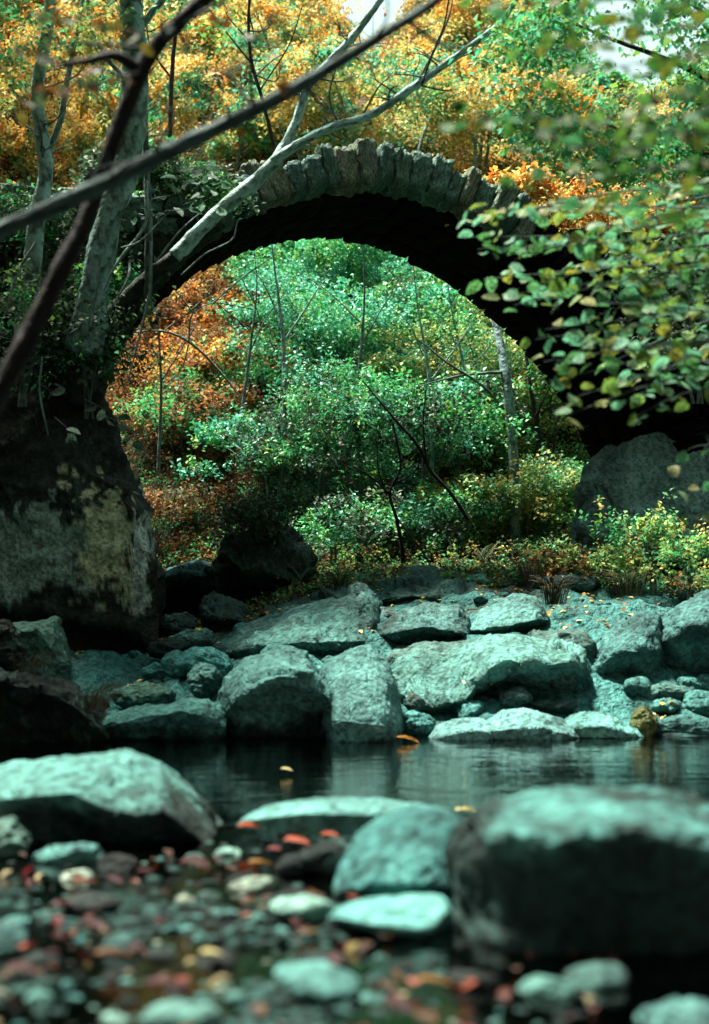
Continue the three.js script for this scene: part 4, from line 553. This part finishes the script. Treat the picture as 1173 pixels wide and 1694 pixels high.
bough('leafy_bough', 'blurred green foliage hanging from the top right corner', 5.2, [[1200, -30, 780, 20, 6], [1200, 30, 850, 90], [1200, 80, 900, 130], [1200, 10, 900, 50], [1200, -50, 950, 0], [1200, 60, 1040, 140], [1200, -20, 1000, 40]], 33, LM.green, 4, 17);
bough('leafy_bough', 'blurred green and olive foliage at mid height of the upper right', 5.0, [[1200, 130, 900, 230], [1200, 190, 740, 205, 5], [1200, 230, 770, 185], [1200, 260, 830, 300], [1200, 300, 920, 340], [1200, 160, 960, 300], [1200, 330, 1050, 380], [1200, 210, 860, 250], [1200, 150, 1020, 170]], 33, LM.green, 14, 17);
bough('leafy_bough', 'blurred brownish leaves hanging from the dark trunk at upper left', 5.3, [[240, 80, 20, 90, 6], [230, 120, 60, 160], [180, 100, 10, 190], [260, 60, 60, 20], [330, 10, 400, 60], [480, 150, 440, 60], [560, 105, 600, 180]], 28, LM.olive, 6, 20, 'branch', BARK_DARK);
bough('ivy', 'pale ivy leaves climbing on the bridge wall left of the arch ring', 13.2, [[250, 330, 370, 290, 2], [270, 350, 360, 320, 2], [280, 300, 340, 280, 2], [300, 340, 350, 345, 2], [190, 360, 240, 350, 2], [60, 630, 110, 650, 2], [90, 690, 130, 720, 2], [140, 660, 230, 730, 2]], 25, LM.ivy, 9, 13, 'ivy');
bough('leafy_spray', 'small spray of leaves low at the right edge by the buttress', 9, [[1200, 740, 1110, 760, 3], [1200, 800, 1130, 820, 3], [1200, 860, 1140, 850, 3]], 28, LM.green, 12, 24);

/* ---------- growth on the left wall and on the bridge ---------- */
[[40, 640, 14.0, 1.1, 1.6, 'ivy thicket over the left rock face at the edge of the picture'], [150, 660, 14.2, 0.8, 1.3, 'ivy thicket at the foot of the thickest grey trunk'], [95, 540, 14.8, 1.0, 1.3, 'ivy thicket climbing the wall between the two left trunks'], [20, 480, 14.8, 0.9, 1.2, 'ivy thicket on the wall left of the leftmost trunk'], [330, 345, 14.95, 0.35, 0.75, 'ivy thicket spilling over the wall top left of the arch ring'], [200, 330, 15.0, 0.4, 0.8, 'ivy thicket on the wall top behind the thickest grey trunk'], [430, 905, 16.6, 0.5, 1.1, 'dark creeper covering the mossy overhanging rock'], [1150, 640, 16.4, 1.2, 1.4, 'dark creeper on the black right haunch at the picture edge'], [1090, 560, 16.6, 1.0, 1.3, 'dark creeper behind the lower leafy bough']].forEach(([x, y, d, H, W, l], i) => plant('ivy_thicket', l, 'ivy', 'ivy on the left wall', at(x, y, d), H, W, ['dark', 'dark', 'dark', 'dark', 'green'], 330, 900 + i, { stems: 3, stemName: 'stem', crownName: 'foliage', low: -0.3, blobs: 6, leaf: 0.75, limbs: 2 }));
{
  const rng = RNG(66), pts = []; while (pts.length < 700) { const s = rr(rng, -5.5, 5.5), b = rr(rng, 0.3, 2.4); if (s > -1.6 && s < 1.1 && (b < 0.9 || rng() < 0.7)) continue; pts.push([s, deck(s) + rr(rng, 0, 0.14), -b, rr(rng, 0.6, 1.0)]); }
  sprigs('growth', pts, M.leaf, (q, g) => tint(q[0] > 1 ? pick(['orange', 'orange', 'gold'], g) : pick(['lime', 'green', 'orange'], g), g), CL[0], bridge);
  [[840, 330, 16.9], [920, 345, 17.1], [1010, 360, 17.3], [1100, 385, 17.5]].forEach(([x, y, d], i) => plant('bush', ['orange bush on the bridge right of its crown', 'orange bush above the right haunch, second from the crown', 'orange bush above the right haunch, third from the crown', 'orange bush on the bridge by the right edge'][i], 'bush', 'orange bushes on the bridge', at(x, y + 40, d), 0.55, 0.8, ['orange', 'orange', 'gold'], 260, 950 + i, { stems: 3, stemName: 'stem', crownName: 'foliage', low: 0.1, limbs: 2, leaf: 0.8 }));
}

/* ---------- ferns, tufts, saplings on the bank ---------- */
function fern(label, px, py, d, size, n, pal, seed) {
  size *= 0.8; const rng = RNG(seed), b = at(px, py, d), root = thing('fern', label, 'fern', null, b), mats = PAL[pal].slice(0, 4).map((c) => leafMat(c, 0.3)), gs = [[], [], [], []];
  for (let i = 0; i < n; i++) {
    const a = rng() * 6.28, L = size * rr(rng, 0.6, 1.1), c = new THREE.QuadraticBezierCurve3(V(0, 0, 0), V(Math.cos(a) * L * 0.3, L * 0.7, Math.sin(a) * L * 0.3), V(Math.cos(a) * L * 0.75, L * rr(rng, 0.5, 1.0), Math.sin(a) * L * 0.75)), q = [];
    for (let k = 2; k <= 16; k++) { const t = k / 16, p = c.getPoint(t), tg = c.getTangent(t), w = L * 0.3 * Math.sin(Math.PI * Math.pow(t, 0.6)) + 0.01; for (const s of [-1, 1]) { const g = leafGeo(w, L * 0.05, 0.2, 0.3, 2), ang = Math.atan2(tg.z, tg.x); g.rotateY(-ang - s * 1.25); g.translate(p.x, p.y, p.z); q.push(g); } }
    q.push(tubeGeo([c.getPoint(0), c.getPoint(0.5), c.getPoint(1)], [0.004, 0.003, 0.001], 8, 4, 0).deleteAttribute('uv')); mesh('frond', mergeGeometries(q), mats[i % 4], root);
  }
  return root;
}
fern('bright green fern on the slope left of the small bare tree', 605, 905, 17.6, 0.34, 13, 'green', 1);
fern('fern drooping over the dark mossy overhang', 500, 965, 16.6, 0.35, 9, 'green', 2);
[[1075, 955, 15.2, 0.6, 0.8, 'low yellow-green plant at the foot of the right buttress'], [1140, 975, 14.9, 0.55, 0.7, 'low yellow-green plant by the right edge above the shadowed boulder'], [1015, 975, 15.4, 0.4, 0.6, 'low yellow-green plant above the tall rounded boulder'], [930, 975, 15.6, 0.3, 0.6, 'low brownish plant right of the tilted slab']].forEach(([x, y, d, H, W, l], i) => plant('low_plant', l, 'plant', 'low plants at the right', at(x, y, d), H, W, i < 3 ? ['lime', 'green', 'lime'] : ['rust', 'lime'], 130, 980 + i, { stems: 4, stemName: 'stem', crownName: 'foliage', low: 0.1, limbs: 2, leaf: 0.6, br: 0.8 }));
fern('low fern among litter at the foot of the leaning tree', 800, 930, 18.8, 0.35, 9, 'lime', 6);
function tuft(label, px, py, d, h, n, c, seed, lean = 0) {
  const rng = RNG(seed), b = at(px, py, d), root = thing('grass_tuft', label, 'grass tuft', null, b), gs = [];
  for (let i = 0; i < n; i++) { const a = rng() * 6.28, s = rng() * 0.12, L = h * rr(rng, 0.5, 1.1), x = Math.cos(a) * s, z = Math.sin(a) * s, bx = (Math.cos(a) * 0.5 + lean) * L; gs.push(tubeGeo([V(x, 0, z), V(x + bx * 0.35, L * 0.6, z + Math.sin(a) * L * 0.2), V(x + bx, L * (0.7 - 0.3 * Math.abs(lean)), z + Math.sin(a) * L * 0.5)], [0.0035, 0.003, 0.0008], 6, 3, 0).deleteAttribute('uv')); }
  const m = mesh('blades', mergeGeometries(gs), leafMat(c, 0.1), root); m.userData.kind = 'stuff'; return root;
}
tuft('dry straw grass hanging from the black bank rock at left', 150, 1175, 10.9, 0.3, 40, [0.26, 0.24, 0.10], 1, 0.6);
tuft('thin grass tuft on top of the black bank rock at the left edge', 45, 1120, 11, 0.28, 40, [0.18, 0.18, 0.07], 2, 0.3);
tuft('brown grass hanging over the right end of the tilted slab', 915, 1000, 14.2, 0.42, 90, [0.14, 0.13, 0.04], 3, 0.1);
tuft('brown-green grass clump behind the tilted slab', 880, 965, 15.2, 0.4, 80, [0.15, 0.15, 0.05], 4, -0.1);
tuft('grass clump left of the pale split block', 560, 980, 15.4, 0.35, 60, [0.13, 0.17, 0.05], 5, 0);
tuft('grass at the foot of the leaning tree', 845, 940, 19.4, 0.4, 60, [0.15, 0.13, 0.04], 6, 0);
tuft('short grass between tall boulder and ferns at right', 1040, 985, 14.2, 0.35, 70, [0.16, 0.2, 0.05], 7, 0);

/* ---------- fallen leaves ---------- */
{
  scene.updateMatrixWorld(true);
  const rng = RNG(91), ray = new THREE.Raycaster(), hard = rocks.filter((r) => r.name.startsWith('boulder') || r.name.startsWith('rock_slab'));
  const drop = (x, d) => { ray.set(V(x, 2.4, -d), V(0, -1, 0)); const h = ray.intersectObjects(hard, false)[0], y = ground(x, d); return h && h.point.y > y ? h.point.y : y; };
  const pts = [];
  while (pts.length < 1500) { const d = rr(rng, 10.8, 18.5), x = rr(rng, -0.2, 0.26) * d; if (fbm(x * 1.1, d * 1.1, 20, 2) < 0.02 + 0.25 * rng() - smoothstep(d, 13, 17) * 0.4) continue; const y = drop(x, d); if (y < 0.02) continue; pts.push([x, y + 0.012, -d, rr(rng, 0.6, 1.2)]); }
  const g = leafGeo(0.06, 0.04, 0.35, 0.3, 3); g.translate(-0.03, 0, 0);
  tag(sprigs('fallen_leaves', pts, M.leaf, (q, r) => tint(r() < 0.5 ? 'gold' : r() < 0.6 ? 'rust' : 'orange', r), g, scene), 'yellow and brown fallen leaves scattered over the far bank rocks', null, null, 'stuff');
  // the coloured ones one can point to
  const L = [[415, 1365, 46, 'r', 'bright orange-red leaf on stones left of the low awash slab'], [140, 1455, 40, 'r', 'blurred orange-red leaf on pebbles below the left boulder'], [190, 1455, 36, 'm', 'dark red leaf beside the orange-red one below the left boulder'], [325, 1425, 50, 'm', 'long crimson leaf on pebbles right of the left boulder'], [240, 1440, 30, 'm', 'small crimson leaf left of the long crimson one'], [490, 1390, 48, 'r', 'orange leaf lying before the low awash slab'], [545, 1380, 34, 'r', 'orange-brown leaf at the shadowed left flank of the domed boulder'], [430, 1425, 40, 'o', 'pale orange leaf in the middle of the pebbles'], [690, 1475, 62, 'm', 'dark red leaf lying on the flat pale slab'], [585, 1484, 22, 'r', 'small orange leaf at the left end of the flat pale slab'], [155, 1530, 60, 'm', 'dull crimson leaf in the shallow water at lower left'], [190, 1575, 70, 'b', 'curled brown leaf with orange rim among pebbles at lower left'], [660, 1660, 60, 'm', 'crimson leaf at the bottom edge centre'], [270, 1625, 60, 'm', 'dark crimson leaf under water near the bottom edge'], [720, 1620, 60, 'o', 'orange-brown leaf under water at the bottom right of centre'], [35, 1600, 50, 'm', 'dull red leaf at the left edge near the bottom'], [520, 1480, 40, 'b', 'brown leaf between the black stone and the pale slab'], [350, 1575, 40, 'y', 'pale yellow leaf floating in the shallows'], [474, 1272, 22, 'y', 'pale yellow leaf floating on the open pool'], [770, 1338, 40, 'y', 'whitish leaf on the rock between dome and biggest boulder'], [340, 1165, 14, 'r', 'orange leaf stuck between the low rock and the pale-topped boulder'], [740, 910, 10, 'r', 'tiny red leaf on the litter right of the bare tree'], [675, 1221, 40, 'o', 'orange leaf at the waterline below the upright boulder']];
  const C = { r: [0.42, 0.06, 0.012], m: [0.07, 0.004, 0.008], o: [0.42, 0.2, 0.05], b: [0.16, 0.07, 0.03], y: [0.62, 0.55, 0.24] }, mats = Object.fromEntries(Object.entries(C).map(([k, c]) => [k, leafMat(c, 0)]));
  const lg = leafGeo(1, 0.55, 0.4, 0.15, 8); lg.translate(-0.5, 0, 0);
  { const p2 = [], fl = leafGeo(0.05, 0.03, 0.3, 0.3, 3); while (p2.length < 190) { const d = rr(rng, 2.8, 6.2), x = rr(rng, -1.6, 0.8) * d / 4.5; if (fbm(x * 2.5, d * 2.5, 30, 2) < -0.1) continue; p2.push([x, Math.max(ground(x, d), 0.0) + rr(rng, 0.006, 0.03), -d, rr(rng, 0.5, 1.25)]); }
    const cs = [[0.12, 0.012, 0.012], [0.07, 0.006, 0.012], [0.22, 0.07, 0.02], [0.09, 0.04, 0.018], [0.3, 0.24, 0.11], [0.16, 0.03, 0.012]]; tag(sprigs('leaf_litter', p2, M.leaf, (q, g) => { const c = pick(cs, g), k = rr(g, 0.25, 0.75); return col(c[0] * k, c[1] * k, c[2] * k); }, fl, scene), 'small wet red and brown leaves lying among the foreground pebbles', null, null, 'stuff'); }
  { const names = { r: 'orange-red leaf among the blurred pebbles', m: 'dark crimson leaf among the blurred pebbles', b: 'brown leaf among the blurred pebbles' };
    for (let i = 0; i < 34; i++) { const py = rr(rng, 1395, 1700), px = rr(rng, 0, 780); if (inside(px, py)) continue; const d = depthOf(py, 0.03), p = at(px, py, d), k = 'rmmbb'[i % 5], m = mesh('fallen_leaf', lg, mats[k]); m.position.copy(p); m.scale.setScalar(rr(rng, 0.035, 0.075)); m.rotation.set(rr(rng, -0.5, 0.5), rng() * 6.3, rr(rng, -0.4, 0.4)); tag(m, names[k], 'leaf', names[k].split(' leaf')[0] + ' leaves among the pebbles'); } }
  for (const [px, py, w, k, label] of L) { let d = depthOf(py, 0.03), y = 0.03; for (let i = 0; i < 60; i++) { const q = at(px, py, d); y = Math.max(drop(q.x, d), 0.006); if (q.y <= y + 0.03) { d -= 0.05; } else break; } const p = at(px, py, d); const m = mesh('fallen_leaf', lg, mats[k]); m.position.set(p.x, p.y, p.z); m.scale.setScalar(w / F * d); m.rotation.set(rr(rng, -0.2, 0.35), rr(rng, -0.5, 0.5), rr(rng, -0.15, 0.15)); tag(m, label, 'leaf'); }
}
renderer.render(scene, camera);
